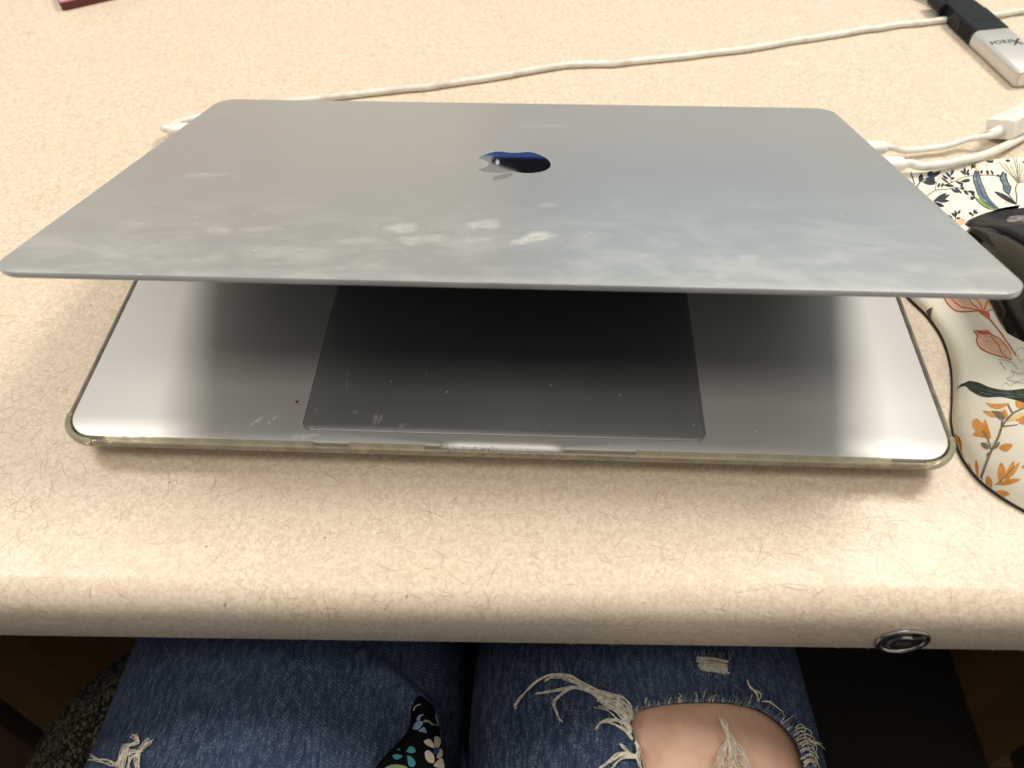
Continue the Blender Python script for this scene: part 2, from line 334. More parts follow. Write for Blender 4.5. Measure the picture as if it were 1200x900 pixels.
# lock in the front edge
LX, LZ, LR = .1506, -.0210-FZ, .0090
def ring(R0, r0, y0, n=40, m=10):
    rs = []
    for i in range(n):
        a = 2*math.pi*i/n
        rs.append([(LX+(R0+r0*math.cos(b))*math.cos(a), y0+r0*.8*math.sin(b), LZ+(R0+r0*math.cos(b))*math.sin(a)) for b in [2*math.pi*k/m for k in range(m)]])
    rs.append(rs[0]); return loft(rs, False, False)
def disc(R0, y0, y1, n=32): return loft([[(LX+R0*math.cos(2*math.pi*i/n), y, LZ+R0*math.sin(2*math.pi*i/n)) for i in range(n)] for y in (y0, y1)])
lock = MB().add(*disc(LR-.0004, YF-.0002, YF+.012)).build('lock', M_DARKMETAL, desk, True, 30)
MB().add(*ring(LR-.0002, .0011, YF-.0008)).build('lock_ring', M_CHROME, lock)
pl = MB(); pl.add(*loft([[(LX+rr*math.cos(2*math.pi*i/24)*1.0, y, LZ-.0005+rr*math.sin(2*math.pi*i/24)) for i in range(24)] for rr, y in ((.0056, YF-.0001), (.0056, YF-.0010), (.0048, YF-.0016))])); pl.build('lock_plug', M_CHROME, lock, True, 30)
MB().add(*boxm((LX, YF-.0016, LZ-.0005), (.0052, .0012, .0011))).build('keyhole', M_GAP, lock, False)
MB().add(*boxm((LX+.0045, YF-.0012, LZ+.0042), (.004, .0014, .0014), None)).build('lock_tab', M_CHROME, lock, False)

# ------------------------------------------------------------------ laptop
W, D, ZT, CR = .3493, .2407, .015, .0115
THETA = .3060033; PY, PZ = D-.007, ZT+.0005
lap = thing('laptop', 'silver laptop with smudged lid almost closed, standing on the beige desk', 'laptop', (0, 0, 0))
# body: deck with a recess for the trackpad, sides curving under
TW, TD, TG = .160, .100, .0061
NC = 10
def shift(ringpts, z): return [(x, y, z) for x, y in ringpts]
rr = []
for ins, z in [(.0180, .0031), (.0096, .0042), (.0040, .0070), (.0013, .0096), (.0002, .0116), (0, .0126), (0, .0146), (.00012, .01488), (.0004, .0150)]:
    rr.append(shift(rrect(W-2*ins, D-2*ins, max(CR-ins, .003), NC, 0, D/2), z))
hx = rrect(TW+.0007, TD+.0007, .0042, NC, 0, TG+TD/2)
rr.append(shift(hx, .0150)); rr.append(shift(hx, .0140))
v, f = loft(rr); base = mk('base', v, f, M_DECK, lap, True, 30)
# finger notch: an elongated scoop cut from the front edge
n1 = []
for i in range(41):
    x = -.0255+.051*i/40; e = max(0, 1-abs(x/.0255)**6)**.5
    n1.append([(x, -.0006+.0050*e*math.cos(a)-.0001, .0152+.0034*e*math.sin(a)) for a in [2*math.pi*k/24 for k in range(24)]])
v, f = loft(n1[1:-1]); cut = mk('notch_cutter', v, f, M_BASESIDE)
bo = base.modifiers.new('notch', 'BOOLEAN'); bo.object = cut; bo.operation = 'DIFFERENCE'; bo.solver = 'EXACT'
dg = bpy.context.evaluated_depsgraph_get(); me2 = bpy.data.meshes.new_from_object(base.evaluated_get(dg)); base.modifiers.clear(); base.data = me2; me2.set_sharp_from_angle(angle=R(30))
bpy.data.objects.remove(cut)
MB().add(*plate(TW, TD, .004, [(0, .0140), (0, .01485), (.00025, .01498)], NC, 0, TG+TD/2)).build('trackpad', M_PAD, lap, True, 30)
mb = MB(); mb.add(*plate(.276, .107, .004, [(0, ZT+.00002), (0, ZT+.0001)], 6, 0, .1745)); tray = mb.build('keyboard', M_GAP, lap, False)
kb = MB()
for r_ in range(6):
    n_k = 14; y = .1262+r_*.0189; hgt = .0165 if r_ < 5 else .0095
    if r_ == 0:
        xs = []; x = -.136
        for wk in (.0165,)*4+(.1035,)+(.0165,)*6: xs.append((x, wk)); x += wk+.0026
    else:
        wk = (.272-13*.0026)/14; xs = [(-.136+k*(wk+.0026), wk) for k in range(14)]
    for x, wk in xs: kb.add(*plate(wk, hgt, .0015, [(0, ZT+.0001), (0, ZT+.0005), (.0002, ZT+.0006)], 3, x+wk/2, y+.0016-(0 if r_ < 5 else .003)))
kb.build('keys', M_KEY, tray, True, 30)
for sx in (-1, 1):
    for i in range(2):
        MB().add(*boxm((sx*(W/2-.0001), .206+i*.0150, .0106), (.0008, .0088, .0026))).build('usb_port', M_GAP, lap, False)
# lid in its own frame: origin on the hinge axis, closed lid flat
LD = D-.0015
lid = MB().add(*plate(W, LD, CR, [(.0060, .0006), (.0045, .0008), (.0010, .0024), (.0001, .0029), (0, .0033), (0, .0046), (.0001, .0049), (.00035, .0050)], 10, 0, LD/2-PY)).build('lid', M_LID, lap, True, 25)
lid.location = (0, PY, PZ); lid.rotation_euler = (-THETA, 0, 0)
MB().add(*plate(W-.0130, LD-.0130, .007, [(0, .0010), (0, .00035), (.0002, .0002)], 8, 0, (LD-.0130)/2+.0065-PY)).build('display_glass', M_BLACKGLASS, lid, True, 30)
MB().add(*plate(W-.0122, LD-.0122, .0074, [(0, .0009), (0, .00045)], 8, 0, LD/2-PY)).build('gasket', M_RUBBER, lid, False)
v, f = tube([(-.135, PY+.004, ZT-.0006), (.135, PY+.004, ZT-.0006)], .0042, 14); mk('hinge', v, f, M_RUBBER, lap)
# emblem: fruit with a bite and a leaf, upright for someone sitting opposite
def svg(path, start):
    x, y = start; out = []
    for seg in path:
        p = [(x, y)] + [(x+seg[i], y+seg[i+1]) for i in (0, 2, 4)]
        out += bez(*p, n=9); x, y = p[3]
    return out
body = svg([(-.948, 0, -2.415, -1.078, -3.96, -1.04), (-2.04, .027, -3.91, 1.183, -4.961, 3.014), (-2.117, 3.675, -.546, 9.103, 1.519, 12.09), (1.013, 1.454, 2.208, 3.09, 3.792, 3.039),
    (1.52, -.065, 2.09, -.987, 3.935, -.987), (1.831, 0, 2.35, .987, 3.96, .948), (1.637, -.026, 2.676, -1.48, 3.676, -2.948), (1.156, -1.688, 1.636, -3.325, 1.662, -3.415),
    (-.039, -.013, -3.182, -1.221, -3.22, -4.857), (-.026, -3.04, 2.48, -4.494, 2.597, -4.559), (-1.429, -2.09, -3.623, -2.324, -4.39, -2.376), (-2, -.156, -3.675, 1.09, -4.61, 1.09)], (12.152, 6.896))
leaf_ = svg([(.843, -1.012, 1.4, -2.427, 1.245, -3.83), (-1.207, .052, -2.662, .805, -3.532, 1.818), (-.78, .896, -1.454, 2.338, -1.273, 3.714), (1.338, .104, 2.715, -.688, 3.559, -1.701)], (15.53, 3.83))
SC = .0312/17.9; LCY = .137-PY-.0145
def emblem(pts, cx=11.8, cy=14.9):
    # picture-up of the emblem points to the free edge of the lid (-y), its right side to -x
    q = [(-(x-cx)*SC, LCY+.0074+(y-cy)*SC) for x, y in pts]
    clean = [q[0]]
    for a in q[1:]:
        if (Vector(a)-Vector(clean[-1])).length > 2e-5: clean.append(a)
    if (Vector(clean[0])-Vector(clean[-1])).length < 2e-5: clean.pop()
    return loft([[(x, y, z) for x, y in clean] for z in (.0047, .00504)])
MB().add(*emblem(body)).build('emblem', M_LOGO, lid, False)
MB().add(*emblem(leaf_)).build('emblem_leaf', M_LOGO, lid, False)
# clear shell round the base
def caserings(lst): return [shift(rrect(W+2*o, D+2*o, max(CR+o, .003), NC, 0, D/2), z) for o, z in lst]
cs = MB().add(*loft(caserings([(-.016, .0016), (-.008, .0024), (-.0022, .0058), (.0010, .0092), (.0022, .0112), (.0025, .0124), (.0025, .0141), (.0022, .0146), (.0014, .0146), (.0008, .0140), (.0006, .0124), (.0004, .0112), (-.0006, .0096), (-.0034, .0064), (-.0090, .0034), (-.0165, .0027)])))
case = cs.build('clear_case', M_CLEAR, lap, True, 30)
def lip(x0, x1, name='case_lip'):
    xs = [x0+(x1-x0)*i/20 for i in range(21)]
    prof_ = [(-.0026, .0140), (-.0027, .0150), (-.0022, .0154), (-.0001, .0154), (.0002, .01512), (-.0004, .0150), (-.0008, .0140)]
    MB().add(*loft([[(x, y, z) for y, z in prof_] for x in xs])).build(name, M_CLEAR, case, True, 30)
lip(-.158, -.074); lip(.052, .150); lip(-.060, -.030)
for sx in (-1, 1):        # thicker, scuffed bumper corners
    rg = []
    for i in range(13):
        a = R(-180 if sx < 0 else -90)+R(90)*i/12; cx, cy = sx*(W/2-CR), CR
        rg.append([(cx+(CR+o)*math.cos(a), cy+(CR+o)*math.sin(a), z) for o, z in ((.0018, .0106), (.0027, .0114), (.0032, .0126), (.0032, .0142), (.0024, .0149), (.0009, .0147), (.0009, .0124), (.0010, .0108))])
    MB().add(*loft(rg)).build('case_corner', M_CLEAR, case, True, 40)
for sx in (-1, 1):
    for y in (.02, .21): MB().add(*loft([[(sx*.14+.007*math.cos(2*math.pi*i/16), y+.007*math.sin(2*math.pi*i/16), z) for i in range(16)] for z in (0, .0026)])).build('case_foot', M_RUBBER, case, True, 30)
# grime caught along the notch and the case rim
g = MB()
for i in range(230):
    if i < 130: x = random.uniform(-.0235, .0235); y = -.0018+random.gauss(0, .0009); z = .0141+random.uniform(0, .0006); s = random.uniform(.00010, .00038)
    else: x = random.uniform(-.165, .165); y = -.0003+random.gauss(0, .00022); z = .0147; s = random.uniform(.0001, .0003)
    M = Matrix.Translation((x, y, z)) @ Euler((random.random()*3, random.random()*3, random.random()*3)).to_matrix().to_4x4()
    g.add(*boxm((0, 0, 0), (s*2.2, s, s*.8), M))
gr = g.build('grime', M_DIRT, case, False); gr['kind'] = 'stuff'
# a red-brown speck on the palm rest
pt = onz(348, 471, ZT); v, f = tube([pt+Vector((0, 0, .0001)), pt+Vector((0, 0, .0005))], [.0007, .0003], 8); mk('crumb', v, f, mat('red_crumb', (.16, .02, .01), .7), lap)

# ------------------------------------------------------------------ cables and adapters behind the laptop
def P3(px, py, z): return onz(px, py, z)
def plug_set(parent, y, x0, length, sx, rad, name='plug'):
    mb = MB(); sec = rrect(.0086, .0056, .0026, 5)
    rg = []
    for i, (dx, k) in enumerate(((0.0, .9), (.0006, 1), (length-.0012, 1), (length, .85))): rg.append([(x0+sx*dx, y+a*k, .0106+b*k) for a, b in sec])
    mb.add(*loft(rg)); mb.build(name, M_WHITE, parent, True, 40)
# charging cable
ch = thing('charging_cable', 'long grubby white cable running along the desk behind the laptop', 'cable', (-.214, .232, 0))
def under(parent, ob):      # keep world coordinates of a mesh while parenting it
    ob.parent = parent; ob.matrix_parent_inverse = Matrix.Translation(-Vector(parent.location)) if parent.rotation_euler == Euler((0, 0, 0)) else parent.matrix_world.inverted(); return ob
CR_ = .0021
pts = [(-.2000, .2210, .0106), (-.2040, .2216, .0104), (-.2066, .2245, .0090), (-.2068, .2285, .0066), (-.2040, .2320, .0046)] + [P3(205, 146, .0032)+Vector((0, .001, 0)), P3(232, 138, .0024), P3(300, 126, .0023), P3(385, 114, .0022), P3(470, 105, .0022), P3(530, 98, .0022), P3(590, 88.5, .0022), P3(640, 80, .0022), P3(672, 75.5, .0022), P3(720, 74, .0022), P3(790, 67, .0022), P3(870, 58, .0022), P3(930, 48, .0022), P3(1000, 37, .0022), P3(1060, 28.5, .0022), P3(1110, 23.5, .0022), P3(1150, 20, .0022), P3(1200, 13, .0022), P3(1260, 6, .0022), P3(1330, -8, .0022)]
sp_ = spline(pts, 8); sp_ = [p+Vector((noise.noise(p*60)*.0009, noise.noise(p*60+Vector((9, 0, 0)))*.0012, 0)) if i > 60 else p for i, p in enumerate(sp_)]
v, f = tube(sp_, CR_, 12); under(ch, mk('cable', v, f, M_WHITEOLD))
mb = MB(); sec = rrect(.0086, .0056, .0026, 5); mb.add(*loft([[(x, .2210+a*k, .0106+b*k) for a, b in sec] for x, k in ((-.1768, .95), (-.1775, 1), (-.2005, 1), (-.2015, .8))])); under(ch, mb.build('plug', M_WHITE))
# white adapter box with its short cable and plug
ad = thing('white_adapter', 'small white adapter box on a short thin white cable, tipped on its edge', 'adapter', (.2683, .2407, 0))
ax = Vector((math.cos(R(35)), math.sin(R(35)), 0)); wv_ = Vector((math.sin(R(35)), -math.cos(R(35)), 0)); rho = R(25); z_ = Vector((0, 0, 1))
wp = wv_*math.cos(rho)+z_*math.sin(rho); zp = z_*math.cos(rho)-wv_*math.sin(rho); Q0 = Vector((.2683, .2407, .0004))
BW, BH, BL = .0165, .0115, .050
sec = rrect(BW, BH, .0022, 5, BW/2, BH/2)
mb = MB(); mb.add(*loft([[Q0+ax*s+wp*(BW/2+(a-BW/2)*k)+zp*(BH/2+(b-BH/2)*k) for a, b in sec] for s, k in ((0, .93), (.0006, 1), (BL-.0006, 1), (BL, .93))])); under(ad, mb.build('box', M_WHITE, None, True, 40))
cen = Q0+wp*BW*.55+zp*BH*.48
v, f = tube([cen+ax*.001, cen-ax*.0015, cen-ax*.0085, cen-ax*.0092], [.0030, .0030, .0027, .0023], 14); under(ad, mk('strain_relief', v, f, M_WHITE, None, True, 40))
p1 = (.2015, .2148, .0106)
pts = [p1, (.2065, .2152, .0100), P3(1060, 176.5, .0055), P3(1085, 174.5, .0045), P3(1110, 171, .0050), P3(1133, 163.5, .0062), cen-ax*.011, cen-ax*.006]
v, f = tube(spline(pts, 8), .0018, 12); under(ad, mk('cable', v, f, M_WHITE))
mb = MB(); s2 = rrect(.0082, .0054, .0025, 5); mb.add(*loft([[(x, .2148+a*k, .0106+b*k) for a, b in s2] for x, k in ((.1766, .9), (.1772, 1), (.2010, 1), (.2022, .8))])); under(ad, mb.build('plug', M_WHITE))
# display icon printed on the box: a small outlined rectangle
ic = MB(); ctr = Q0+ax*.0125+wp*BW*.45+zp*(BH+.00006)
for du, dv, lu, lv in ((0, .0014, .0046, .0003), (0, -.0014, .0046, .0003), (-.0023, 0, .0003, .0028), (.0023, 0, .0003, .0028), (-.0034, 0, .0003, .0016), (.0034, 0, .0003, .0016)):
    q = [ctr+ax*(du+a*lu/2)+wp*(dv+b*lv/2) for a, b in ((-1, -1), (1, -1), (1, 1), (-1, 1))]; ic.add(q, [(0, 1, 2, 3)])
under(ad, ic.build('icon', M_GREYPRINT, None, False))
# second, thicker cable
tk = thing('white_cable', 'thicker plain white cable curving over the floral mouse pad corner', 'cable', (.208, .2, 0))
y2 = .1995; pts = [(.2070, y2, .0106), (.2120, .2002, .0104), P3(1080, 195, .0092), P3(1110, 191.5, .0085), P3(1150, 182.5, .0068), P3(1175, 172.5, .0052), P3(1200, 159.5, .0035), P3(1240, 137, .0026), P3(1300, 105, .0026)]
v, f = tube(spline(pts, 8), .0023, 12); under(tk, mk('cable', v, f, M_WHITE))
mb = MB(); mb.add(*loft([[(x, y2+a*k, .0106+b*k) for a, b in sec2] for sec2 in [rrect(.0088, .0060, .0028, 5)] for x, k in ((.1766, .9), (.1772, 1), (.2065, 1), (.2080, .8))])); under(tk, mb.build('plug', M_WHITE))
# silver adapter and the black plug pushed into it
AZ = .011
e0 = Vector((.2905, .3471, 0)); e1 = Vector((.3018, .2959, 0)); al = (e1-e0).normalized(); ar = Vector((-al.y, al.x, 0))   # along, to the right
AL, AW = .0520, .0265
sa = thing('metal_adapter', 'silver metal adapter block with black lettering on its top', 'adapter', tuple(e0))
sec = rrect(AW, AZ, .0036, 6, AW/2, AZ/2)
mb = MB(); mb.add(*loft([[e0+al*s+ar*(AW/2+(a-AW/2)*k)+z_*(.0004+AZ/2+(b-AZ/2)*k) for a, b in sec] for s, k in ((0, .94), (.0007, 1), (AL-.0009, 1), (AL, .93))])); under(sa, mb.build('shell', M_SILVER, None, True, 40))
mb = MB(); mb.add(*loft([[e0+al*s+ar*(AW/2+(a-AW/2)*.8)+z_*(.0004+AZ/2+(b-AZ/2)*.72) for a, b in sec] for s in (AL-.001, AL+.0004)])); under(sa, mb.build('end_cap', M_WHITE, None, True, 40))
def text_obj(s, size, org, xdir, ydir, name, parent, matr, shear=0.0, bold=0.0):
    cu = bpy.data.curves.new(name, 'FONT'); cu.body = s; cu.size = size; cu.extrude = .00006; cu.shear = shear; cu.offset = bold; cu.space_character = 1.05; cu.resolution_u = 4
    tmp = bpy.data.objects.new(name+'_tmp', cu); COL.objects.link(tmp); dg = bpy.context.evaluated_depsgraph_get()
    me = bpy.data.meshes.new_from_object(tmp.evaluated_get(dg)); bpy.data.objects.remove(tmp)
    zd = xdir.cross(ydir); M = Matrix((xdir, ydir, zd)).transposed().to_4x4(); M.translation = org
    me.transform(M); o = bpy.data.objects.new(name, me); COL.objects.link(o); me.materials.clear(); me.materials.append(matr); under(parent, o); return o
tx = -ar; ty = al                     # the lettering reads from the far side
toff = .0004+AZ+.00008
O = e0+al*.0165+ar*.0225
text_obj('X', .0092, O+z_*toff+al*-.0012, tx, ty, 'letter', sa, M_INK, .12, .0003)
text_obj('TECH', .0054, O+z_*(toff+.00004)+tx*.0062+al*-.0016, tx, ty, 'lettering', sa, M_INK, .1, .00003)
ov = MB(); oc = O+z_*toff+tx*.0048+al*.0002
N_ = 40; outp = []
for i in range(N_+1):
    a = R(120)+R(250)*i/N_; outp.append((oc+tx*.0056*math.cos(a)-ty*.0034*math.sin(a), oc+tx*.0054*math.cos(a)-ty*.0032*math.sin(a)))
for i in range(N_): ov.add([outp[i][0], outp[i+1][0], outp[i+1][1], outp[i][1]], [(0, 1, 2, 3)])
under(sa, ov.build('lettering_ring', M_GREYPRINT, None, False))
bp = thing('black_plug', 'black cable plug with ribbed grip pushed into the silver adapter', 'plug', tuple(e0))
secb = rrect(AW*.92, AZ*1.02, .0016, 4, AW/2, AZ/2+.0003)
mb = MB(); mb.add(*loft([[e0-al*s+ar*(AW/2+(a-AW/2)*kx)+z_*(.0003+AZ/2+(b-AZ/2)*kz) for a, b in secb] for s, kx, kz in ((.0002, 1, 1), (.0275, 1, 1), (.0282, .99, .98), (.0290, .95, .96), (.040, .88, .95), (.047, .55, .8), (.048, .5, .7))])); under(bp, mb.build('plug_body', M_BLKPLAST, None, True, 30))
for i in range(6):
    q = e0-al*(.005+.0022*i)+ar*(AW*.04)+z_*(.0003+AZ/2); M = Matrix((ar, al, z_)).transposed().to_4x4(); M.translation = q
    under(bp, MB().add(*boxm((0, 0, 0), (.0010, .0009, AZ*.62), M)).build('grip_rib', M_BLKGLOSS, None, False))
M = Matrix((ar, al, z_)).transposed().to_4x4(); M.translation = e0-al*.012+ar*AW/2+z_*(.0003+AZ+.0003)
under(bp, MB().add(*boxm((0, 0, 0), (AW*.6, .0005, .0004), M)).build('plug_ridge', M_BLKPLAST, None, False))
q = e0-al*.038+ar*AW/2+z_*.007
v, f = tube(spline([q, q-al*.02+ar*-.004, q-al*.045+ar*-.014+z_*-.002, q-al*.09+ar*-.02+z_*-.003], 6), .0036, 12); under(bp, mk('cable', v, f, M_BLKGLOSS))
v, f = tube([q+al*.0+ar*-.0115, q+ar*-.0115-al*.016], .0042, 12); under(bp, mk('thumb_screw', v, f, M_BLKPLAST, None, True, 30))

# ------------------------------------------------------------------ maroon notebook corner
k0 = onz(73.5, 13.5, 0); nbx = (onz(128, 1, 0)-k0); nbx.z = 0; nbx.normalize(); nby = Vector((-nbx.y, nbx.x, 0))
nb = thing('notebook', 'maroon and pink covered notebook lying at the back of the desk', 'notebook', tuple(k0))
def slab(x0, x1, y0, y1, z0, z1, r, name, m_):
    sec = rrect(x1-x0, y1-y0, r, 4, (x0+x1)/2, (y0+y1)/2)
    return under(nb, MB().add(*loft([[k0+nbx*a+nby*b+z_*z for a, b in sec] for z in (z0, z1)])).build(name, m_, None, True, 30))
slab(0, .14, 0, .19, 0, .0055, .002, 'page_block', M_MAROON); slab(.0005, .1395, .0005, .1895, .0055, .0066, .002, 'cover', M_PINK)

# ------------------------------------------------------------------ mouse pad with wrist rest
pad = thing('mouse_pad', 'cream mouse pad with floral print and cushioned wrist rest, beside the laptop', 'mouse pad', (.29, .09, 0))
ctrl = [(.2885, .2208), (.335, .222), (.382, .212), (.41, .18), (.413, .12), (.402, .08), (.410, .04), (.398, 0), (.36, -.032), (.305, -.044), (.25, -.0365), (.2180, -.0215), (.2026, -.0128), (.1915, -.002), (.1868, .0085), (.1858, .0193), (.1875, .031), (.1911, .042), (.1960, .060), (.1975, .0776), (.1948, .092), (.1890, .1052), (.1855, .118), (.1845, .140), (.187, .170), (.194, .191), (.206, .2015), (.222, .2075), (.250, .2150)]
cl = spline([(*q, 0) for q in ctrl+[ctrl[0]]], 6)[:-1]; NP = len(cl); PC = Vector((.292, .10, 0))
def edge_dist(p): return min((Vector((p.x, p.y, 0))-q).length for q in cl)
NR = 34; verts = []; faces = []
def padh(p):
    d = edge_dist(p); m = 1/(1+math.exp((p.y-.068)/.0085))
    dd = min(d/.030, 1.0); dome = (1-(1-dd)**2.2)
    return .0014+m*.0150*dome + .0028*min(d/.003, 1)**.5
for k in range(NR):
    tt = 1-(k/(NR-1))**1.0 if k < NR-1 else 0
    tt = 1-(k/(NR-1))**1.35
    if k == NR-1: break
    for q in cl:
        p = PC+(Vector((q.x, q.y, 0))-PC)*tt; verts.append((p.x, p.y, padh(p)))
nk = NR-1; verts.append((PC.x, PC.y, padh(PC)))
for k in range(nk-1):
    for i in range(NP): j = (i+1) % NP; faces.append((k*NP+i, k*NP+j, (k+1)*NP+j, (k+1)*NP+i))
for i in range(NP): faces.append(((nk-1)*NP+i, (nk-1)*NP+(i+1) % NP, len(verts)-1))
cloth = under(pad, mk('cloth_top', verts, faces, M_CLOTH))
def outl(off, z): return [(q.x+(PC.x-q.x)*off, q.y+(PC.y-q.y)*off, z) for q in cl]
under(pad, MB().add(*loft([outl(.01, 0), outl(-.003, .0003), outl(-.005, .0008), outl(-.003, .0013), outl(.004, .0014)])).build('rubber_edge', M_RUBBER, None, True, 60))
bpy.context.view_layer.update()
PB = BVHTree.FromPolygons([Vector(a) for a in verts], faces)
LV = [0]
def padp(px, py, lift): 
    h, n = cast(PB, px, py, 0)
    if h is None:
        q0 = onz(px, py, .004); h = min(cl, key=lambda c_: (c_.x-q0.x)**2+(c_.y-q0.y)**2); h = Vector((h.x, h.y, .0015))
    return h+z_*lift
class Print:
    def __init__(s): s.d = {}
    def mb(s, m): return s.d.setdefault(m.name, (m, MB()))[1]
    def stroke(s, m, pts, w0, w1=None, lift=.0003, fn=None, n=6):
        fn = fn or padp; w1 = w0 if w1 is None else w1
        P = spline([(a, b, 0) for a, b in pts], n); N = len(P); L_, R_ = [], []
        for i, p in enumerate(P):
            tg = P[min(i+1, N-1)]-P[max(i-1, 0)]; tg = tg.normalized() if tg.length > 1e-6 else Vector((1, 0, 0)); nn = Vector((-tg.y, tg.x, 0))
            wd = w0+(w1-w0)*i/(N-1); L_.append(p+nn*wd/2); R_.append(p-nn*wd/2)
        s.strip(m, L_, R_, lift, fn)
    def strip(s, m, L_, R_, lift, fn):
        LV[0] += 1; lift = lift*.42+(LV[0] % 40)*.0000012
        vv = []; 
        for a, b in zip(L_, R_):
            for q in (0, .5, 1): p = a+(b-a)*q; vv.append(fn(p.x, p.y, lift))
        ff = []
        for i in range(len(L_)-1):
            for q in (0, 1): ff.append((3*i+q, 3*i+q+1, 3*i+q+4, 3*i+q+3))
        s.mb(m).add(vv, ff)
    def leaf(s, m, a, b, w, bend=0.0, lift=.0003, fn=None, skew=.5, n=12):
        fn = fn or padp; a = Vector((*a, 0)); b = Vector((*b, 0)); d = b-a; nn = Vector((-d.y, d.x, 0)).normalized()
        L_, R_ = [], []
        for i in range(n+1):
            q = i/n; c_ = a+d*q+nn*bend*math.sin(math.pi*q); hw = w/2*(math.sin(math.pi*q**(math.log(.5)/math.log(skew)))**.8)+.05
            L_.append(c_+nn*hw); R_.append(c_-nn*hw)
        s.strip(m, L_, R_, lift, fn)
    def build(s, parent, names):
        for k, (m, mb_) in s.d.items(): o = under(parent, mk(names, mb_.v, mb_.f, m, None, True)); o['kind'] = 'stuff'
pr = Print()
def Z1(x, y, x0, y0, sc): return (x0+x/sc, y0+y/sc)
A = lambda x, y: (1040+x/7.5, 180+y/7.5)         # from an enlargement of the pad's back part
# dark sprigs
for s_, e_ in [((205, 165), (238, 270))]: pr.stroke(I_NAVY, [A(*s_), A(*e_)], 1.6, 1.2)
pr.stroke(I_NAVY, [A(250, 310), A(290, 245), A(350, 215), A(420, 190)], 1.8, 1)
for a, b, w_ in [((280, 250), (300, 175), 5.5), ((330, 235), (430, 255), 7), ((340, 225), (420, 225), 6), ((360, 215), (470, 155), 5), ((350, 200), (395, 155), 6), ((300, 245), (420, 270), 4), ((380, 200), (420, 175), 5)]: pr.leaf(I_NAVY, A(*a), A(*b), w_, .4)
pr.stroke(I_NAVY, [A(330, 385), A(420, 325), A(520, 315), A(610, 300), A(680, 325), A(770, 350)], .9, .6)
pr.stroke(I_NAVY, [A(420, 325), A(430, 265), A(460, 200)], .7, .6)
pr.stroke(I_NAVY, [A(520, 270), A(600, 240), A(680, 205), A(760, 195), A(900, 190), A(990, 205)], .9, .7)
pr.stroke(I_NAVY, [A(560, 260), A(555, 200), A(560, 140)], .9, .5)
for a, b in [((440, 300), (460, 255)), ((470, 300), (490, 255)), ((490, 275), (590, 285)), ((470, 210), (540, 260)), ((480, 190), (535, 225)), ((555, 215), (510, 165)), ((556, 195), (580, 140)), ((555, 225), (590, 210)), ((600, 245), (670, 270)), ((640, 245), (730, 240)), ((655, 240), (725, 225)), ((690, 190), (640, 150)), ((690, 185), (715, 135)), ((695, 185), (725, 175)), ((680, 180), (675, 120)), ((560, 310), (620, 345)), ((590, 300), (655, 350)), ((640, 310), (680, 300)), ((650, 300), (650, 270)), ((670, 325), (715, 365)), ((700, 330), (770, 340)), ((735, 345), (770, 375)), ((745, 410), (735, 375)), ((725, 400), (770, 385)), ((820, 180), (830, 145)), ((885, 190), (870, 145)), ((930, 190), (905, 145)), ((740, 140), (745, 90)), ((760, 130), (760, 95)), ((865, 65), (935, 75)), ((900, 60), (930, 62)), ((1035, 58), (1080, 64)), ((1185, 70), (1215, 80))]:
    pr.leaf(I_NAVY, A(*a), A(*b), 2.6+random.uniform(-.3, .8), .3)
for a, b, w_ in [((400, 425), (520, 345), 5), ((415, 420), (550, 360), 4.5), ((430, 412), (545, 415), 4), ((410, 430), (500, 465), 4.5), ((420, 490), (450, 490), 2), ((530, 540), (575, 578), 4)]: pr.leaf(I_NAVY, A(*a), A(*b), w_, .5)
pr.stroke(I_NAVY, [A(590, 600), A(605, 545), A(640, 490)], 1.2, .7); pr.stroke(I_NAVY, [A(745, 555), A(765, 520), A(790, 490)], 1.2, .6)
for a, b in [((600, 560), (560, 520)), ((605, 545), (590, 500)), ((615, 530), (640, 500)), ((605, 570), (640, 565)), ((750, 545), (712, 515)), ((760, 525), (765, 490)), ((765, 525), (795, 515))]: pr.leaf(I_NAVY, A(*a), A(*b), 2.8, .2)
# long blue and green leaf
pr.leaf(I_GREEN, A(765, 385), A(985, 500), 7, 1.5); pr.strip(I_TEAL, [Vector((*A(*q), 0)) for q in ((770, 150), (752, 220), (775, 300), (800, 370), (850, 430), (940, 490))], [Vector((*A(*q), 0)) for q in ((800, 150), (820, 240), (850, 310), (885, 385), (930, 440), (985, 492))], .0003, padp)
for q in ([(770, 150), (752, 220), (775, 300), (800, 370), (850, 430), (945, 492)], [(800, 150), (820, 240), (850, 310), (885, 385), (930, 440), (985, 490)], [(785, 160), (785, 240), (815, 320), (850, 390), (950, 480)]): pr.stroke(I_NAVY, [A(*a) for a in q], 1.0, .5, .0005)
pr.stroke(I_OCHRE, [A(775, 80), A(775, 120), A(785, 160)], 2, 1)
pr.stroke(I_NAVY, [A(762, 375), A(800, 430), A(870, 480), A(900, 492)], .8, .5, .0005)
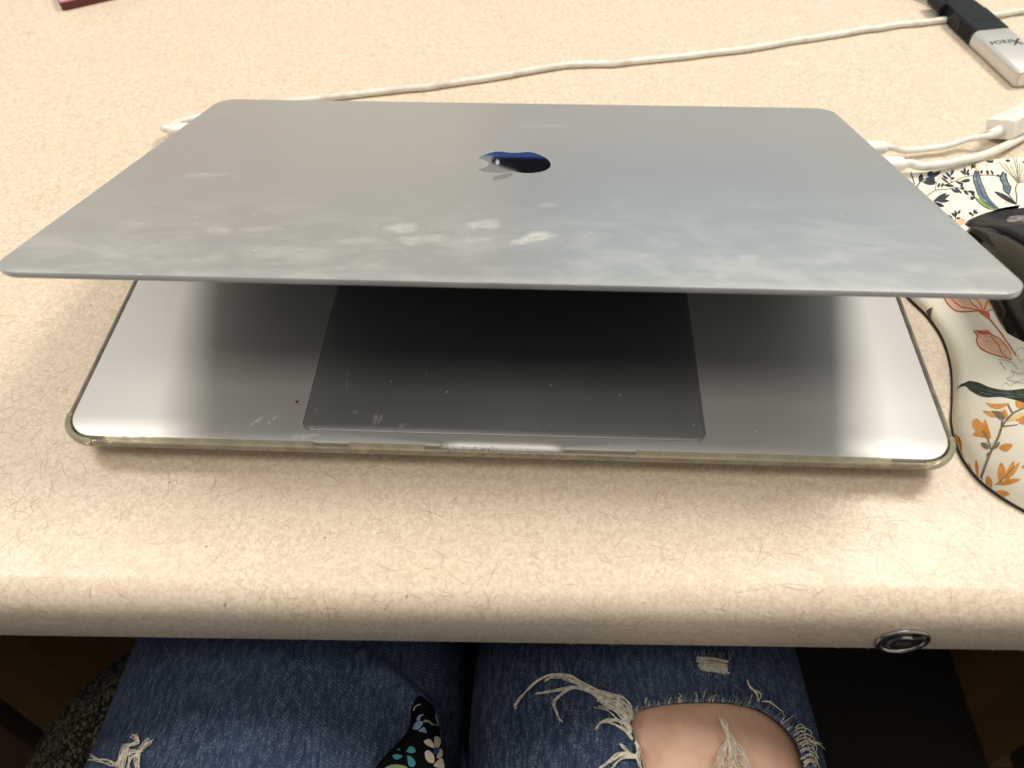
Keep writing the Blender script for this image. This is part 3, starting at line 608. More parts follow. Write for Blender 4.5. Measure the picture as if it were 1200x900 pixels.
# curled slate leaf, pointed leaf, seed head
pr.strip(I_TEAL, [Vector((*A(*q), 0)) for q in ((1015, 160), (990, 220), (1015, 270), (1020, 320), (1065, 365))], [Vector((*A(*q), 0)) for q in ((1040, 175), (1045, 220), (1065, 270), (1085, 300), (1068, 362))], .0003, padp)
for q in ([(1015, 160), (990, 220), (1015, 270), (1020, 320), (1065, 365), (1130, 445)], [(1040, 175), (1045, 220), (1065, 270), (1085, 300), (1068, 362)]): pr.stroke(I_NAVY, [A(*a) for a in q], 1.6, .8, .0005)
pr.leaf(I_NAVY, A(935, 333), A(1130, 450), 5.5, -.6); pr.stroke(I_NAVY, [A(960, 190), A(1010, 205)], 2.2, 1)
pr.stroke(I_STEM, [A(1130, 450), A(1135, 370), A(1125, 310), A(1145, 255)], 1.8, 1.4)
for q in ((975, 75), (1025, 85), (1080, 100), (1110, 40), (1130, 30), (1160, 90), (1185, 110), (1230, 120), (1250, 180), (1240, 230)): pr.stroke(I_STEM, [A(1145, 258), A((1145+q[0])/2+8, (258+q[1])/2+6), A(*q)], 1.0, .7)
pr.leaf(I_PEACH, A(1030, 430), A(1055, 428), 3.5); pr.leaf(I_PEACH, A(600, 590), A(690, 600), 8, .3)
pr.leaf(I_PALEOR, A(855, 100), A(885, 100), 2.5)
# red tulips on the middle
B = lambda x, y: (1040+x/6.0, 330+y/6.0)
def blob(m, pts, lift=.0003):
    c_ = Vector((sum(p[0] for p in pts)/len(pts), sum(p[1] for p in pts)/len(pts), 0)); P = spline([(a, b, 0) for a, b in pts]+[(*pts[0], 0)], 4)[:-1]; LV[0] += 1; lift = lift*.42+(LV[0] % 40)*.0000012
    rings_ = [[padp((c_+(p-c_)*k).x, (c_+(p-c_)*k).y, lift) for p in P] for k in (1, .66, .33, .05)]; vv, ff = loft(rings_, False, True); pr.mb(m).add(vv, ff)
blob(I_PEACH, [B(*q) for q in ((385, 95), (420, 150), (470, 205), (540, 212), (620, 205), (660, 195), (600, 150), (520, 90))])
blob(I_PEACH, [B(*q) for q in ((560, 95), (610, 150), (670, 210), (700, 180), (715, 100))])
pr.leaf(I_PALEOR, B(690, 205), B(755, 110), 5)
for q in ([(385, 95), (430, 165), (500, 212), (640, 208), (680, 225)], [(430, 105), (510, 175), (580, 190), (650, 205)], [(555, 100), (600, 160), (665, 215)], [(600, 95), (650, 160), (672, 215)], [(715, 105), (690, 170), (675, 220)], [(690, 215), (770, 182)]): pr.stroke(I_RED, [B(*a) for a in q], 1.2, 1.4, .0005)
blob(I_RED, [B(*q) for q in ((640, 215), (680, 208), (715, 225), (715, 262), (690, 255))], .0006)
pr.stroke(I_RED, [B(708, 255), B(770, 330), B(830, 410), B(905, 525)], 2.0, 1.4, .0005)
blob(I_PEACH, [B(*q) for q in ((605, 345), (635, 380), (625, 410), (645, 455), (700, 490), (780, 525), (870, 548), (850, 480), (790, 405), (735, 375), (700, 345), (640, 345))])
for q in ([(605, 345), (632, 385), (625, 415), (650, 465), (720, 505), (800, 530), (875, 550)], [(620, 345), (660, 360), (700, 345), (720, 370), (790, 405), (840, 460), (868, 515)], [(725, 385), (780, 450), (800, 500), (840, 535)], [(700, 345), (740, 380)]): pr.stroke(I_RED, [B(*a) for a in q], 1.5, 1.0, .0005)
pr.leaf(I_RED, B(620, 350), B(720, 365), 4.5, .5, .0006)
# small blue leaves by the left edge
blob(I_GREEN, [B(*q) for q in ((100, 140), (130, 135), (165, 155), (130, 185), (118, 200))]); pr.stroke(I_NAVY, [B(98, 130), B(140, 130), B(180, 145), B(203, 170)], 2.6, .8, .0006); pr.stroke(I_NAVY, [B(175, 150), B(145, 170), B(125, 205)], 1.8, .8, .0006)
blob(I_NAVY, [B(*q) for q in ((232, 262), (262, 215), (312, 185), (300, 230), (278, 300), (255, 295))]); pr.leaf(I_TEAL, B(250, 270), B(300, 205), 2.6, 0, .0007); pr.stroke(I_OCHRE, [B(316, 185), B(300, 250), B(285, 318)], 1.8, 1, .0007)
# pencil flower
for q in ([(890, 500), (935, 465), (960, 480)], [(870, 625), (920, 650), (960, 640)], [(870, 620), (885, 665), (840, 685), (905, 705), (960, 690)], [(915, 520), (940, 570), (960, 540)], [(865, 740), (900, 712), (960, 715)], [(780, 550), (830, 555), (880, 575), (915, 620)], [(790, 565), (830, 620), (815, 600)], [(800, 745), (830, 715), (855, 735)]): pr.stroke(I_GREY, [B(*a) for a in q], .8, .6, .0005)
# dark green leaf
Ls = [(485, 760), (510, 728), (545, 712), (575, 700), (640, 712), (720, 745), (840, 765), (960, 755), (1020, 760)]; Rs = [(485, 762), (512, 742), (548, 735), (580, 765), (640, 800), (700, 815), (800, 812), (920, 840), (1020, 880)]
pr.strip(I_DKGREEN, spline([(*B(*q), 0) for q in Ls], 4), spline([(*B(*q), 0) for q in Rs], 4), .0004, padp)
for dy in (0, 22): pr.stroke(I_TEAL, [B(640, 755+dy), B(740, 780+dy), B(860, 790+dy), B(980, 800+dy)], .5, .4, .0007)
# orange sprigs on the wrist rest
Cc = lambda x, y: (1090+x/6.0, 460+y/6.0)
pr.stroke(I_STEM, [Cc(350, 615), Cc(400, 480), Cc(430, 410), Cc(480, 310), Cc(510, 230), Cc(580, 150), Cc(660, 110)], 3.2, 2.2, .0005)
pr.stroke(I_STEM, [Cc(425, 400), Cc(400, 320), Cc(365, 265)], 2, 1.4, .0006); pr.stroke(I_STEM, [Cc(510, 240), Cc(615, 228)], 1.6, 1, .0006); pr.stroke(I_STEM, [Cc(580, 150), Cc(545, 85)], 2.2, 1.6, .0006)
for a, b, w_ in [((410, 400), (355, 355), 6), ((430, 400), (490, 350), 5), ((400, 460), (405, 420), 3.5)]: pr.leaf(I_STEM, Cc(*a), Cc(*b), w_, .5, .0006)
blob(I_STEM, [Cc(*q) for q in ((430, 130), (480, 135), (520, 160), (520, 190), (480, 185))], .0006); pr.stroke(I_STEM, [Cc(510, 180), Cc(500, 235)], 2, 2, .0006)
blob(I_ORANGE, [Cc(*q) for q in ((298, 195), (330, 185), (380, 225), (385, 185), (410, 250), (428, 320), (400, 320), (365, 315), (300, 300), (320, 270), (297, 240))])
for a, b, w_, bd in [((390, 75), (560, 75), 6, 4), ((370, 130), (530, 130), 7, 4), ((520, 115), (550, 190), 5, 1), ((480, 390), (580, 368), 9, 1.5), ((320, 470), (335, 605), 4, 0), ((245, 495), (280, 535), 6, 0), ((160, 280), (215, 430), 9, -1), ((400, 585), (425, 680), 8, 0), ((450, 700), (560, 715), 8, 1), ((500, 490), (490, 640), 9, -1), ((590, 480), (525, 640), 7, 0), ((630, 490), (530, 620), 6, 0), ((640, 610), (470, 650), 6, 0), ((600, 60), (660, 110), 9, 0), ((610, 80), (700, 60), 8, 0), ((600, 200), (720, 150), 7, 0), ((620, 215), (740, 200), 6, 0), ((640, 530), (720, 500), 5, 0)]: pr.leaf(I_ORANGE, Cc(*a), Cc(*b), w_, bd)
for a, b, w_, bd in [((540, 200), (680, 140), 6, 0), ((430, 350), (440, 400), 5, 0), ((480, 270), (500, 290), 4, 0)]: pr.leaf(I_PALEOR, Cc(*a), Cc(*b), w_, bd, .0004)
for q in ([(455, 655), (520, 600), (590, 520)], [(200, 320), (222, 440)]): pr.stroke(I_STEM, [Cc(*a) for a in q], 1.4, .8, .0006)
pr.build(pad, 'floral_print')

# ------------------------------------------------------------------ mouse
ms = thing('mouse', 'glossy black computer mouse with worn top standing on the floral pad', 'mouse', (.262, .09, .004))
secs = []
def msec(y, left, right, zr):          # left and right flanks, height of the ridge over the thumb groove
    P = [(.30, 0), (.10, .0010), (.06, .0040), (.14, .0075), (.22, .011+.10*zr), (.20, .62*zr), (.06, .86*zr), (0, .95*zr), (.02, zr), (.10, zr+.0012)]
    cx = (left+right)/2; hw = (right-left)/2
    L_ = [(left+a*hw*.62, z) for a, z in P]
    Rr = [(cx-.35*hw, zr+.0034), (cx+.05*hw, zr+.0040), (cx+.45*hw, zr+.0010), (cx+.78*hw, .76*zr), (cx+.96*hw, .45*zr), (right, .2*zr), (cx+.95*hw, .0012), (cx+.80*hw, 0)]
    return [(x, y, .0046+z) for x, z in L_+Rr]
for y, l_, r_, zr in ((.028, .250, .280, .012), (.031, .238, .292, .022), (.040, .228, .300, .036), (.055, .222, .304, .044), (.075, .2205, .305, .0455), (.097, .2205, .304, .0385), (.118, .2200, .302, .0280), (.134, .2200, .300, .0165), (.1425, .2208, .298, .0120), (.149, .228, .294, .0100), (.1545, .238, .286, .0085), (.1580, .251, .276, .0065)): secs.append(msec(y, l_, r_, zr))
dense = []
for i in range(len(secs[0])): dense.append(spline([s[i] for s in secs], 4))
rg = [[dense[i][k] for i in range(len(dense))] for k in range(len(dense[0]))]
mbv, mbf = loft(rg); body_ = under(ms, mk('body', mbv, mbf, M_BLKGLOSS, None, True, 50))
# matte top plate over the upper facets
tv, tf = [], []
ncol = 5
for k in range(10, len(rg)-3):
    for i in range(8, 13): p = Vector(rg[k][i]); tv.append(p+Vector((0, 0, .0007)))
nrow = len(range(10, len(rg)-3))
for k in range(nrow-1):
    for i in range(ncol-1): tf.append((k*ncol+i, k*ncol+i+1, (k+1)*ncol+i+1, (k+1)*ncol+i))
tp = under(ms, mk('top_plate', tv, tf, M_MATTEBLK, None, True, 40))
so = tp.modifiers.new('thick', 'SOLIDIFY'); so.thickness = .0008; so.offset = -1
MBV = BVHTree.FromPolygons([Vector(a) for a in tv], tf)
pw = []
poly = [(1179, 258), (1184, 254), (1193, 252.5), (1204, 252), (1204, 262), (1196, 260), (1188, 261), (1181, 261.5)]
for a, b in poly: h, n = cast(MBV, a, b, .0002); pw.append(h)
if all(p is not None for p in pw): under(ms, mk('worn_patch', pw, [tuple(range(len(pw)))], M_WORN, None, False))
v, f = tube([(.258, .128, .0195), (.266, .128, .0195)], .009, 20); under(ms, mk('scroll_wheel', v, f, M_BLKPLAST, None, True, 40))
under(ms, MB().add(*boxm((.262, .108, .0385), (.010, .014, .004))).build('wheel_slot', M_BLKGLOSS, None, False))

# ------------------------------------------------------------------ unseen monitor and blue box, added to shape the emblem's reflection
mo = thing('monitor', 'unseen black desktop monitor added behind the laptop for the reflection in its emblem', 'monitor', (.27, .62, 0))
MX0, MX1, MY, MZ0 = -.014, .55, .60, .0440
under(mo, MB().add(*loft([[((MX0+MX1)/2+a, y, MZ0+.17+b) for a, b in rrect(MX1-MX0, .34, .014, 6)] for y in (MY, MY+.03)])).build('housing', M_BLKPLAST, None, True, 30))
M_SCREEN = mat('added_screen_glow', (.02, .02, .02), .4); M_SCREEN.node_tree.nodes['Principled BSDF'].inputs['Emission Color'].default_value = (.62, .80, .92, 1); M_SCREEN.node_tree.nodes['Principled BSDF'].inputs['Emission Strength'].default_value = .62  # added glow that gives the lid its bluish tint
under(mo, MB().add(*boxm(((MX0+MX1)/2, MY-.0005, MZ0+.03+.148), (MX1-MX0-.03, .002, .296))).build('screen', M_SCREEN, None, False))
under(mo, MB().add(*boxm((.284, .64, .06), (.06, .02, .12))).build('stand_neck', M_BLKPLAST, None, False)); under(mo, MB().add(*plate(.24, .18, .02, [(0, 0), (0, .008)], 5, .284, .66)).build('stand_foot', M_BLKPLAST, None, True, 30))
M_LED = mat('white_lamp', (.9, .9, .9), .4); M_LED.node_tree.nodes['Principled BSDF'].inputs['Emission Color'].default_value = (1, 1, 1, 1); M_LED.node_tree.nodes['Principled BSDF'].inputs['Emission Strength'].default_value = 2.0
v, f = tube([(-.0335, MY-.0032, MZ0+.0065), (-.0335, MY+.001, MZ0+.0065)], .0012, 12); under(mo, mk('power_lamp', v, f, M_LED))
under(mo, MB().add(*loft([[(x, y, z) for x, z in ((-.036, .0445), (-.040, .0475), (-.0395, .0510), (-.036, .0530), (-.016, .0590), (.0, .0625), (.52, .0625), (.52, .0445))] for y in (MY-.0022, MY+.02)])).build('reflection_bar', M_BLKPLAST, None, False))  # sloping bar added to shape the dark reflection in the emblem
bb = thing('added_blue_box', 'unseen low blue box added in front of the monitor for the emblem reflection', 'box', (.1, .57, 0))
under(bb, MB().add(*plate(.34, .06, .004, [(0, 0), (0, .034)], 4, .115, .555)).build('tray', M_BLUE, None, True, 30)); under(bb, MB().add(*plate(.344, .064, .005, [(0, .0345), (0, .0440), (.001, .0450)], 4, .115, .555)).build('box_lid', M_BLUE, None, True, 30))

# ------------------------------------------------------------------ person: lap in torn jeans
per = thing('person', 'person in torn blue jeans and black floral top sitting at the desk', 'person', (0, -.3, FZ))
def cap_tube(P, rads, n=28): 
    pts = spline(P, 6); rr_ = spline([(a, b, 0) for a, b in rads], 6)
    rings_ = []
    for i, p in enumerate(pts):
        tg = (pts[min(i+1, len(pts)-1)]-pts[max(i-1, 0)]).normalized(); ux = Vector((1, 0, 0)); ux = (ux-tg*ux.dot(tg)).normalized(); uy = tg.cross(ux)
        rings_.append([p+ux*rr_[i].x*math.cos(2*math.pi*k/n)+uy*rr_[i].y*math.sin(2*math.pi*k/n) for k in range(n)])
    return loft(rings_)
def ellipsoid(c, r, n=24, m=14):
    rs = []
    for j in range(1, m):
        a = math.pi*j/m; rs.append([(c[0]+r[0]*math.sin(a)*math.cos(2*math.pi*k/n), c[1]+r[1]*math.sin(a)*math.sin(2*math.pi*k/n), c[2]+r[2]*math.cos(a)) for k in range(n)])
    return loft(rs)
LEGS = [[(-.094, -.46, -.135), (-.103, -.30, -.142), (-.107, -.15, -.147), (-.106, -.02, -.150), (-.106, .07, -.152), (-.100, .115, -.178), (-.098, .125, -.25), (-.096, .115, -.36), (-.094, .105, -.50), (-.092, .10, -.645)],
        [(.080, -.46, -.135), (.077, -.30, -.137), (.071, -.15, -.137), (.066, -.02, -.140), (.067, .07, -.143), (.069, .110, -.170), (.070, .120, -.25), (.072, .110, -.36), (.074, .100, -.50), (.076, .095, -.645)]]
RAD = [(.098, .090), (.092, .086), (.085, .078), (.080, .071), (.077, .067), (.072, .066), (.066, .062), (.062, .064), (.052, .055), (.044, .046)]
def lower_body(name, inset, m_, voxel, parent):
    mb_ = MB()
    for k, Lg in enumerate(LEGS):
        sc_ = 1.06 if k == 0 else 1.0
        mb_.add(*cap_tube(Lg, [(a*sc_-inset, b*sc_-inset) for a, b in RAD]))
    mb_.add(*ellipsoid((-.005, -.47, -.10), (.178-inset, .13-inset, .115-inset))); mb_.add(*ellipsoid((-.005, -.49, .0), (.155-inset, .105-inset, .16-inset)))
    o = mb_.build(name, m_, None, True); o.data.materials.clear()
    rm = o.modifiers.new('r', 'REMESH'); rm.mode = 'VOXEL'; rm.voxel_size = voxel; rm.use_smooth_shade = True
    dg = bpy.context.evaluated_depsgraph_get(); me = bpy.data.meshes.new_from_object(o.evaluated_get(dg)); o.modifiers.clear(); o.data = me; me.materials.clear(); me.materials.append(m_)
    return o
skin = lower_body('body', .0032, M_SKIN, .006, None)
jeans = lower_body('jeans', 0, M_DENIM, .003, None)
# folds in the denim
def fold(p, a, b, wid, amp):
    a = Vector(a); b = Vector(b); d = b-a; q = max(0, min(1, (p.xy-a).dot(d)/d.dot(d))); return amp*math.exp(-((p.xy-(a+d*q)).length/wid)**2)*math.sin(math.pi*min(1, max(0, .15+.7*q)))
jm = jeans.data; nn_ = [Vector(x.vector) for x in jm.vertex_normals]
fa, fb = onz(428, 770, -.085).xy, onz(505, 835, -.10).xy
FOLDS = [(fa, fb, .0045, .0055), (onz(520, 780, -.09).xy, onz(470, 850, -.09).xy, .006, .002), (onz(570, 790, -.08).xy, onz(585, 880, -.08).xy, .006, .0026), (onz(660, 770, -.08).xy, onz(640, 800, -.08).xy, .008, .0015), (onz(200, 900, -.08).xy, onz(250, 770, -.08).xy, .009, .0018), (onz(330, 900, -.08).xy, onz(350, 760, -.08).xy, .007, .0012), (onz(935, 790, -.09).xy, onz(960, 880, -.09).xy, .006, .0018), (onz(740, 830, -.07).xy, onz(690, 800, -.07).xy, .006, .0022)]
for i, vtx in enumerate(jm.vertices):
    p = vtx.co; n_ = nn_[i]
    dsp = .0022*noise.noise(Vector((p.x*16, p.y*9, p.z*12)))+.0008*noise.noise(Vector((p.x*60, p.y*28, p.z*50)))
    if p.z > -.17 and -.2 < p.y < .05:
        for a, b, wd, am in FOLDS: dsp += fold(p, a, b, wd, am)
    vtx.co = p+n_*dsp
jm.update()
# the rip over the right knee
HOLE = [(738, 836), (760, 828.5), (800, 823), (850, 823), (888, 831), (914, 847), (932, 867), (941, 888), (945, 908), (930, 935), (850, 945), (768, 938), (757, 910), (751, 888), (744, 866), (741, 850)]
HS = [(p.x, p.y) for p in spline([(a, b, 0) for a, b in HOLE]+[(*HOLE[0], 0)], 5)[:-1]]
def inside(x, y, P=HS):
    r = False; j = len(P)-1
    for i in range(len(P)):
        if (P[i][1] > y) != (P[j][1] > y) and x < (P[j][0]-P[i][0])*(y-P[i][1])/(P[j][1]-P[i][1])+P[i][0]: r = not r
        j = i
    return r
JB = bvh_of(jeans)                     # before the rip is cut
bm = bmesh.new(); bm.from_mesh(jm); kill = []
for fc in bm.faces:
    c_ = fc.calc_center_median()
    if c_.z > -.12 and .03 < c_.x < .16 and -.2 < c_.y < -.03:
        x, y = project(c_)
        if inside(x, y): kill.append(fc)
bmesh.ops.delete(bm, geom=kill, context='FACES')
for vt in bm.verts:
    if vt.is_boundary:
        x, y = project(vt.co); bq, bd = None, 1e9
        for i in range(len(HS)):
            a = Vector(HS[i]); b = Vector(HS[(i+1) % len(HS)]); d = b-a; q = max(0, min(1, (Vector((x, y))-a).dot(d)/max(d.dot(d), 1e-9))); c_ = a+d*q; e = (c_-Vector((x, y))).length
            if e < bd: bd, bq = e, c_
        if bd < 14:
            h, n = cast(JB, bq.x, bq.y, 0)
            if h: vt.co = h
bm.to_mesh(jm); bm.free(); jm.polygons.foreach_set('use_smooth', [True]*len(jm.polygons))
sl = jeans.modifiers.new('thickness', 'SOLIDIFY'); sl.thickness = .0011; sl.offset = -1
bpy.context.view_layer.update()
under(per, skin); under(per, jeans)
# threads
th_w = MB(); th_b = MB()
def thread(mb_, pts, r0=.00035, r1=None, lifts=None, m=6):
    P = []
    for i, (a, b) in enumerate(pts):
        lf = lifts[i] if lifts else .0012
        h, n = cast(JB, a, b, lf)
        if h is None: return
        P.append(h)
    S = spline(P, m); r1 = r0*.5 if r1 is None else r1
    mb_.add(*tube(S, [r0+(r1-r0)*i/(len(S)-1) for i in range(len(S))], 5))
def K(x, y): return (580+x/4.615, 740+y/4.615)
def jit(p, s): return (p[0]+random.gauss(0, s), p[1]+random.gauss(0, s))
main = [[(735, 470), (730, 410), (690, 365), (600, 340), (500, 300), (420, 262), (340, 245), (270, 268), (215, 310), (165, 360), (130, 400), (128, 425)],
        [(738, 480), (725, 420), (670, 370), (590, 350), (490, 310), (410, 270), (330, 252), (280, 270)],
        [(700, 430), (620, 380), (520, 330), (440, 312), (380, 325), (300, 338), (235, 347)],
        [(700, 440), (610, 395), (520, 335), (440, 318), (370, 350), (342, 400), (350, 450), (370, 495)],
        [(735, 560), (720, 520), (680, 495), (620, 490), (580, 505), (550, 538)],
        [(740, 590), (700, 545), (640, 510), (600, 497)]]
for q in main:
    for r_ in range(7): thread(th_w, [jit(K(*a), 1.0) for a in q], .00024, .00012, [.0015+.001*math.sin(math.pi*i/(len(q)-1))+random.uniform(0, .0006) for i in range(len(q))])
for i in range(26):
    a = random.uniform(0, 1); s0 = (725+15*a, 420+170*a); thread(th_w, [jit(K(*s0), 1), jit(K(640+40*random.random(), 380+80*a), 2), jit(K(560+40*random.random(), 345+90*a), 3)], .0003, .00015, [.001, .003, .0015])
for q in ([(770, 680), (720, 665), (660, 680), (600, 725), (570, 745)], [(770, 690), (700, 670), (620, 715)], [(740, 680), (700, 640), (683, 615)], [(770, 690), (690, 690), (640, 740)], [(760, 600), (775, 650), (770, 690), (790, 740)]):
    for r_ in range(6): thread(th_w, [jit(K(*a), 1.1) for a in q], .00023, .00012)
def K2(x, y): return (780+x/4.615, 740+y/4.615)
for q in ([(290, 480), (325, 540), (345, 600), (350, 680), (340, 760)], [(345, 580), (310, 640), (290, 700), (285, 760)], [(350, 590), (380, 650), (410, 700), (415, 760)], [(330, 600), (345, 680), (385, 760)]):
    for r_ in range(8): thread(th_w, [jit(K2(*a), 1.9+.9*i_) for i_, a in enumerate(q)], .0002, .00013, [.0012+.0008*random.random() for _ in q])
for q in ([(432, 270), (450, 310), (490, 330), (505, 350), (490, 385)], [(440, 290), (480, 345), (490, 380)], [(515, 385), (550, 385), (590, 415), (620, 440)]):
    for r_ in range(2): thread(th_w, [jit(K2(*a), .5) for a in q], .0003, .0002)
for i in range(18):      # white loops down the rip's right side
    t_ = i/17; bx, by = 690+50*t_+random.gauss(0, 6), 530+200*t_+random.gauss(0, 8); rx = random.uniform(28, 55); ry = random.uniform(14, 26)
    thread(th_w, [K2(bx+rx*(1-math.cos(a))*.9+random.gauss(0, 2), by-ry*math.sin(a)*1.2+15*a/3) for a in [math.pi*1.25*j/6 for j in range(7)]], .00032, .0002, [.0012+.0008*math.sin(j) for j in range(7)])
for q in ([(770, 600), (820, 615), (845, 640)], [(760, 590), (800, 600), (830, 610)], [(770, 650), (800, 670), (812, 690)], [(870, 690), (875, 720), (910, 725), (915, 700)]): thread(th_w, [K2(*a) for a in q], .00034, .00018)
for i in range(150):     # short blue-grey fringe along the upper rim
    t_ = random.random(); k_ = t_*(9-0.01); a = HOLE[int(k_) % len(HOLE)]; b = HOLE[(int(k_)+1) % len(HOLE)]; q = k_-int(k_); x, y = a[0]+(b[0]-a[0])*q, a[1]+(b[1]-a[1])*q
    nx, ny = (b[1]-a[1]), -(b[0]-a[0]); l = math.hypot(nx, ny); nx, ny = nx/l, ny/l; ln = random.uniform(4, 13); sk = random.uniform(-5, 5)
    thread(th_b if random.random() < .8 else th_w, [(x-nx*1, y-ny*1), (x+nx*ln*.5+sk*.2, y+ny*ln*.5), (x+nx*ln+sk, y+ny*ln+random.uniform(-2, 2))], .00026, .00014, [.0008, .0014, .001], 4)
for i in range(60):      # hem stitches along the rim
    k_ = i/60*9; a = HOLE[int(k_)]; b = HOLE[int(k_)+1]; q = k_-int(k_); x, y = a[0]+(b[0]-a[0])*q, a[1]+(b[1]-a[1])*q
    thread(th_b, [(x-2, y-1.0+random.gauss(0, .6)), (x+2.5, y-2+random.gauss(0, .6))], .00035, .0003, [.0005, .0006], 2)
def K3(x, y): return (780+x/4.615, 740+y/4.615)
for i in range(11):      # bare weft in the small tear
    y = 142+7*i; x0 = 160+random.uniform(-6, 10)+i*3; x1 = 325+random.uniform(-14, 14)+i*2; thread(th_w, [K3(x0, y), K3((x0+x1)/2, y+8+random.gauss(0, 2)), K3(x1, y+22)], .00038, .00034, [.0004, .0007, .0004], 4)
for i in range(46):
    x = random.uniform(150, 350); up_ = random.random() < .6; y = (128 if up_ else 215)+random.uniform(-12, 12)+(x-150)*.1; thread(th_b, [K3(x, y), K3(x+random.uniform(-6, 6), y+(-14 if up_ else 12)), K3(x+random.uniform(-10, 10), y+(-26 if up_ else 22))], .00028, .00014, [.0004, .001, .0008], 3)
def K4(x, y): return (x/3.0, 640+y/3.0)
for q in ([(480, 670), (490, 690), (450, 710), (430, 760), (420, 800)], [(535, 690), (500, 720), (490, 760), (495, 800)], [(330, 745), (380, 760), (410, 775)], [(460, 715), (440, 770), (440, 800)], [(500, 730), (470, 745), (455, 790)], [(420, 770), (450, 730), (500, 730)]):
    for r_ in range(8): thread(th_w, [jit(K4(*a), 1.9) for a in q], .0002, .00011)
a_ = under(per, th_w.build('pale_frayed_threads', M_THREAD)); a_['kind'] = 'stuff'; a_ = under(per, th_b.build('blue_frayed_threads', M_THREADB)); a_['kind'] = 'stuff'
# black floral top: a tapering tail of cloth lying in the lap
def Fp(x, y): return (430+x/9.0, 800+y/9.0)
fl_l = [(560, 222), (500, 250), (472, 330), (470, 420), (455, 510), (390, 600), (300, 700), (200, 800), (115, 900), (-60, 1100)]; fl_r = [(585, 224), (660, 240), (712, 290), (735, 370), (760, 460), (775, 560), (795, 680), (815, 800), (830, 900), (850, 1100)]
L2 = spline([(*Fp(*q), 0) for q in fl_l], 3); R2 = spline([(*Fp(*q), 0) for q in fl_r], 3); vv = []; NW = 9
def lapz(px, py, lift=0):
    h, n = cast(JB, px, py, 0)
    d = ray(px, py); zz = max(h.z if h else -.2, -.098); p = onz(px, py, zz); return p
for a, b in zip(L2, R2):
    for k in range(NW):
        q = k/(NW-1); p = a+(b-a)*q; h = lapz(p.x, p.y); vv.append(h+z_*(.0035+.0075*math.sin(math.pi*q)**.6))
ff = [(i*NW+k, i*NW+k+1, (i+1)*NW+k+1, (i+1)*NW+k) for i in range(len(L2)-1) for k in range(NW-1)]
# carry the cloth back up to the waist
last = vv[-NW:]
for s_ in range(1, 7):
    q = s_/6
    for k in range(NW): a = last[k]; tgt = Vector((-.14+.28*k/(NW-1), -.375, .03)); vv.append(a+(tgt-a)*q+z_*(.03*math.sin(math.pi*q)))
base_i = len(L2)-1
for s_ in range(6):
    i = base_i+s_; ff += [(i*NW+k, i*NW+k+1, (i+1)*NW+k+1, (i+1)*NW+k) for k in range(NW-1)]
blouse = under(per, mk('blouse', vv, ff, M_FLORAL))
if sum(p.normal.z for p in blouse.data.polygons) < 0: blouse.data.flip_normals()
sl = blouse.modifiers.new('t', 'SOLIDIFY'); sl.thickness = .0012; sl.offset = -1
FBV = BVHTree.FromPolygons([Vector(a) for a in vv], ff)
def flp(px, py, lift):
    h, n = cast(FBV, px, py, 0)
    if h is None: return lapz(px, py)+z_*(.004+lift)
    return h+z_*lift-ray(px, py)*.0003
M_FL = {k: mat('blouse_print_'+k, c_, .8, 0, .2) for k, c_ in dict(cream=(.40, .345, .26), teal=(.03, .15, .17), blue=(.14, .19, .27), green=(.14, .19, .10), royal=(.012, .045, .15)).items()}
fp = Print()
def fblob(m, pts, lift=.0004):
    c_ = Vector((sum(p[0] for p in pts)/len(pts), sum(p[1] for p in pts)/len(pts), 0)); P = spline([(a, b, 0) for a, b in pts]+[(*pts[0], 0)], 3)[:-1]
    rs = [[flp((c_+(p-c_)*k).x, (c_+(p-c_)*k).y, lift) for p in P] for k in (1, .6, .1)]; a, b = loft(rs, False, True); fp.mb(m).add(a, b)
for q in ([(598, 620), (655, 595), (700, 640), (712, 690), (670, 680), (625, 655)], [(712, 580), (735, 565), (775, 590), (778, 640), (755, 690), (715, 670)], [(610, 740), (640, 715), (690, 745), (712, 790), (705, 850), (650, 840), (620, 800)], [(715, 860), (750, 820), (795, 800), (812, 850), (815, 900), (750, 900), (705, 880)], [(770, 700), (792, 705), (800, 760), (775, 800), (735, 790)]): fblob(M_FL['cream'], [Fp(*a) for a in q])
fblob(M_FL['royal'], [Fp(*a) for a in ((715, 690), (750, 690), (765, 735), (730, 765), (705, 735))], .0007)
for q in ([(415, 730), (450, 675), (500, 690), (512, 735), (460, 745)], [(270, 770), (310, 758), (375, 775), (340, 808), (290, 808)], [(425, 770), (480, 790), (515, 850), (490, 890), (440, 875)], [(315, 715), (335, 700), (358, 712)]): fblob(M_FL['teal'], [Fp(*a) for a in q])
fblob(M_FL['green'], [Fp(*a) for a in ((190, 900), (260, 870), (340, 868), (425, 895), (380, 940), (240, 940))]); fp.stroke(M_FL['green'], [Fp(*a) for a in ((600, 405), (650, 410), (690, 440), (755, 455))], 3, 1, .0004, flp)
for q in ([(480, 490), (520, 415), (595, 415), (575, 460), (530, 500)], [(540, 515), (600, 470), (630, 532), (590, 525)], [(520, 400), (545, 350), (605, 335), (565, 365), (560, 400)]): fblob(M_FL['blue'], [Fp(*a) for a in q])
fp.stroke(M_FL['blue'], [Fp(725, 345), Fp(740, 400), Fp(757, 450)], 1.6, 1.4, .0004, flp); fp.stroke(M_FL['cream'], [Fp(490, 295), Fp(515, 250), Fp(565, 230)], 1.4, .8, .0004, flp)
for k, (m, mb_) in fp.d.items():
    o = mk('flower_print', mb_.v, mb_.f, m, None, True); o.parent = blouse; o.matrix_parent_inverse = Matrix.Identity(4)
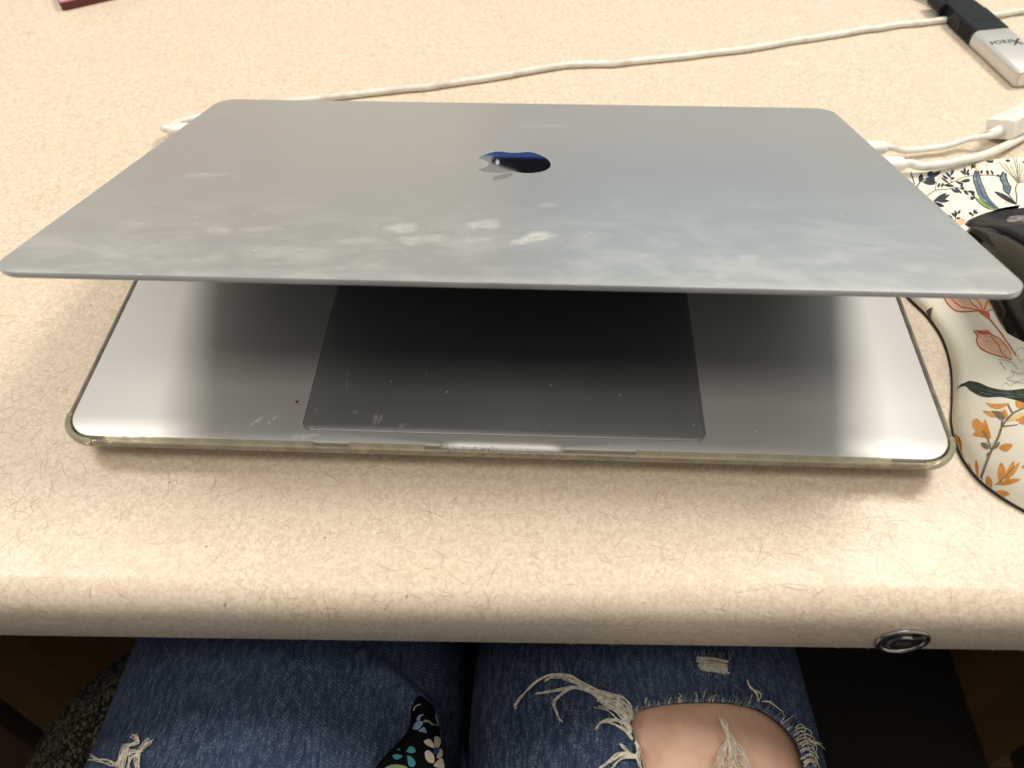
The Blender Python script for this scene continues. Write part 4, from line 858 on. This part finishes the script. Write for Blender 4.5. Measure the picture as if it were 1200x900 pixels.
# shoes
for k, Lg in enumerate(LEGS):
    x, y = Lg[-1][0], Lg[-1][1]
    rings_ = []
    for yy, hw, ht in ((-.055, .020, .05), (-.045, .034, .085), (.0, .036, .095), (.05, .040, .075), (.11, .046, .055), (.16, .042, .042), (.185, .024, .028)):
        rings_.append([(x+hw*a, y+yy, FZ+.001+ht*b) for a, b in ((-.9, 0), (-1, .15), (-.95, .5), (-.6, .9), (0, 1), (.6, .9), (.95, .5), (1, .15), (.9, 0))])
    under(per, MB().add(*loft(rings_)).build('shoe', M_SHOE, None, True, 60))

# ------------------------------------------------------------------ office chair
chr_ = thing('office_chair', 'office chair with black and olive tweed seat beneath the sitting person', 'chair', (-.01, -.30, FZ))
SZ = -.232
mb = MB(); sw, sd_ = .46, .50
rg = []
for ins, z in ((.03, SZ-.075), (.006, SZ-.06), (0, SZ-.035), (.006, SZ-.012), (.03, SZ+.004), (.08, SZ+.008), (.16, SZ+.006)): rg.append([(x, y, z) for x, y in rrect(sw-2*ins, sd_-2*ins, max(.11-ins, .03), 10, -.062, -.205)])
mb.add(*loft(rg)); under(chr_, mb.build('seat', M_TWEED, None, True, 80))
rg = []
for ins, y in ((.03, -.60), (0, -.615), (0, -.65), (.03, -.67)): rg.append([(-.02+x, y+.12*((z+.25)/.5-.5)*-.4, .18+z) for x, z in rrect(.46-2*ins, .46-2*ins, .10-ins, 8)])
under(chr_, MB().add(*loft(rg)).build('backrest', M_TWEED, None, True, 60))
v, f = tube([(-.02, -.44, SZ-.072), (-.02, -.58, SZ-.075), (-.02, -.665, SZ-.02), (-.02, -.685, .12)], .016, 10); under(chr_, mk('back_arm', v, f, M_BLKPLAST))
v, f = tube([(-.02, -.22, SZ-.06), (-.02, -.22, FZ+.09)], .026, 16); under(chr_, mk('column', v, f, M_BLKPLAST, None, True, 40))
for k in range(5):
    a = R(54+72*k); e = Vector((-.02+.29*math.cos(a), -.22+.29*math.sin(a), FZ+.062)); v, f = tube([(-.02, -.22, FZ+.10), tuple(e)], [.026, .016], 8); lg = under(chr_, mk('base_leg', v, f, M_BLKPLAST, None, True, 50))
    t_ = Vector((-math.sin(a), math.cos(a), 0)); v, f = tube([e+Vector((0, 0, -.034))-t_*.02, e+Vector((0, 0, -.034))+t_*.02], .0275, 16); o = mk('caster', v, f, M_RUBBER, None, True, 40); o.parent = lg; o.matrix_parent_inverse = Matrix.Identity(4)
bpy.context.view_layer.update()
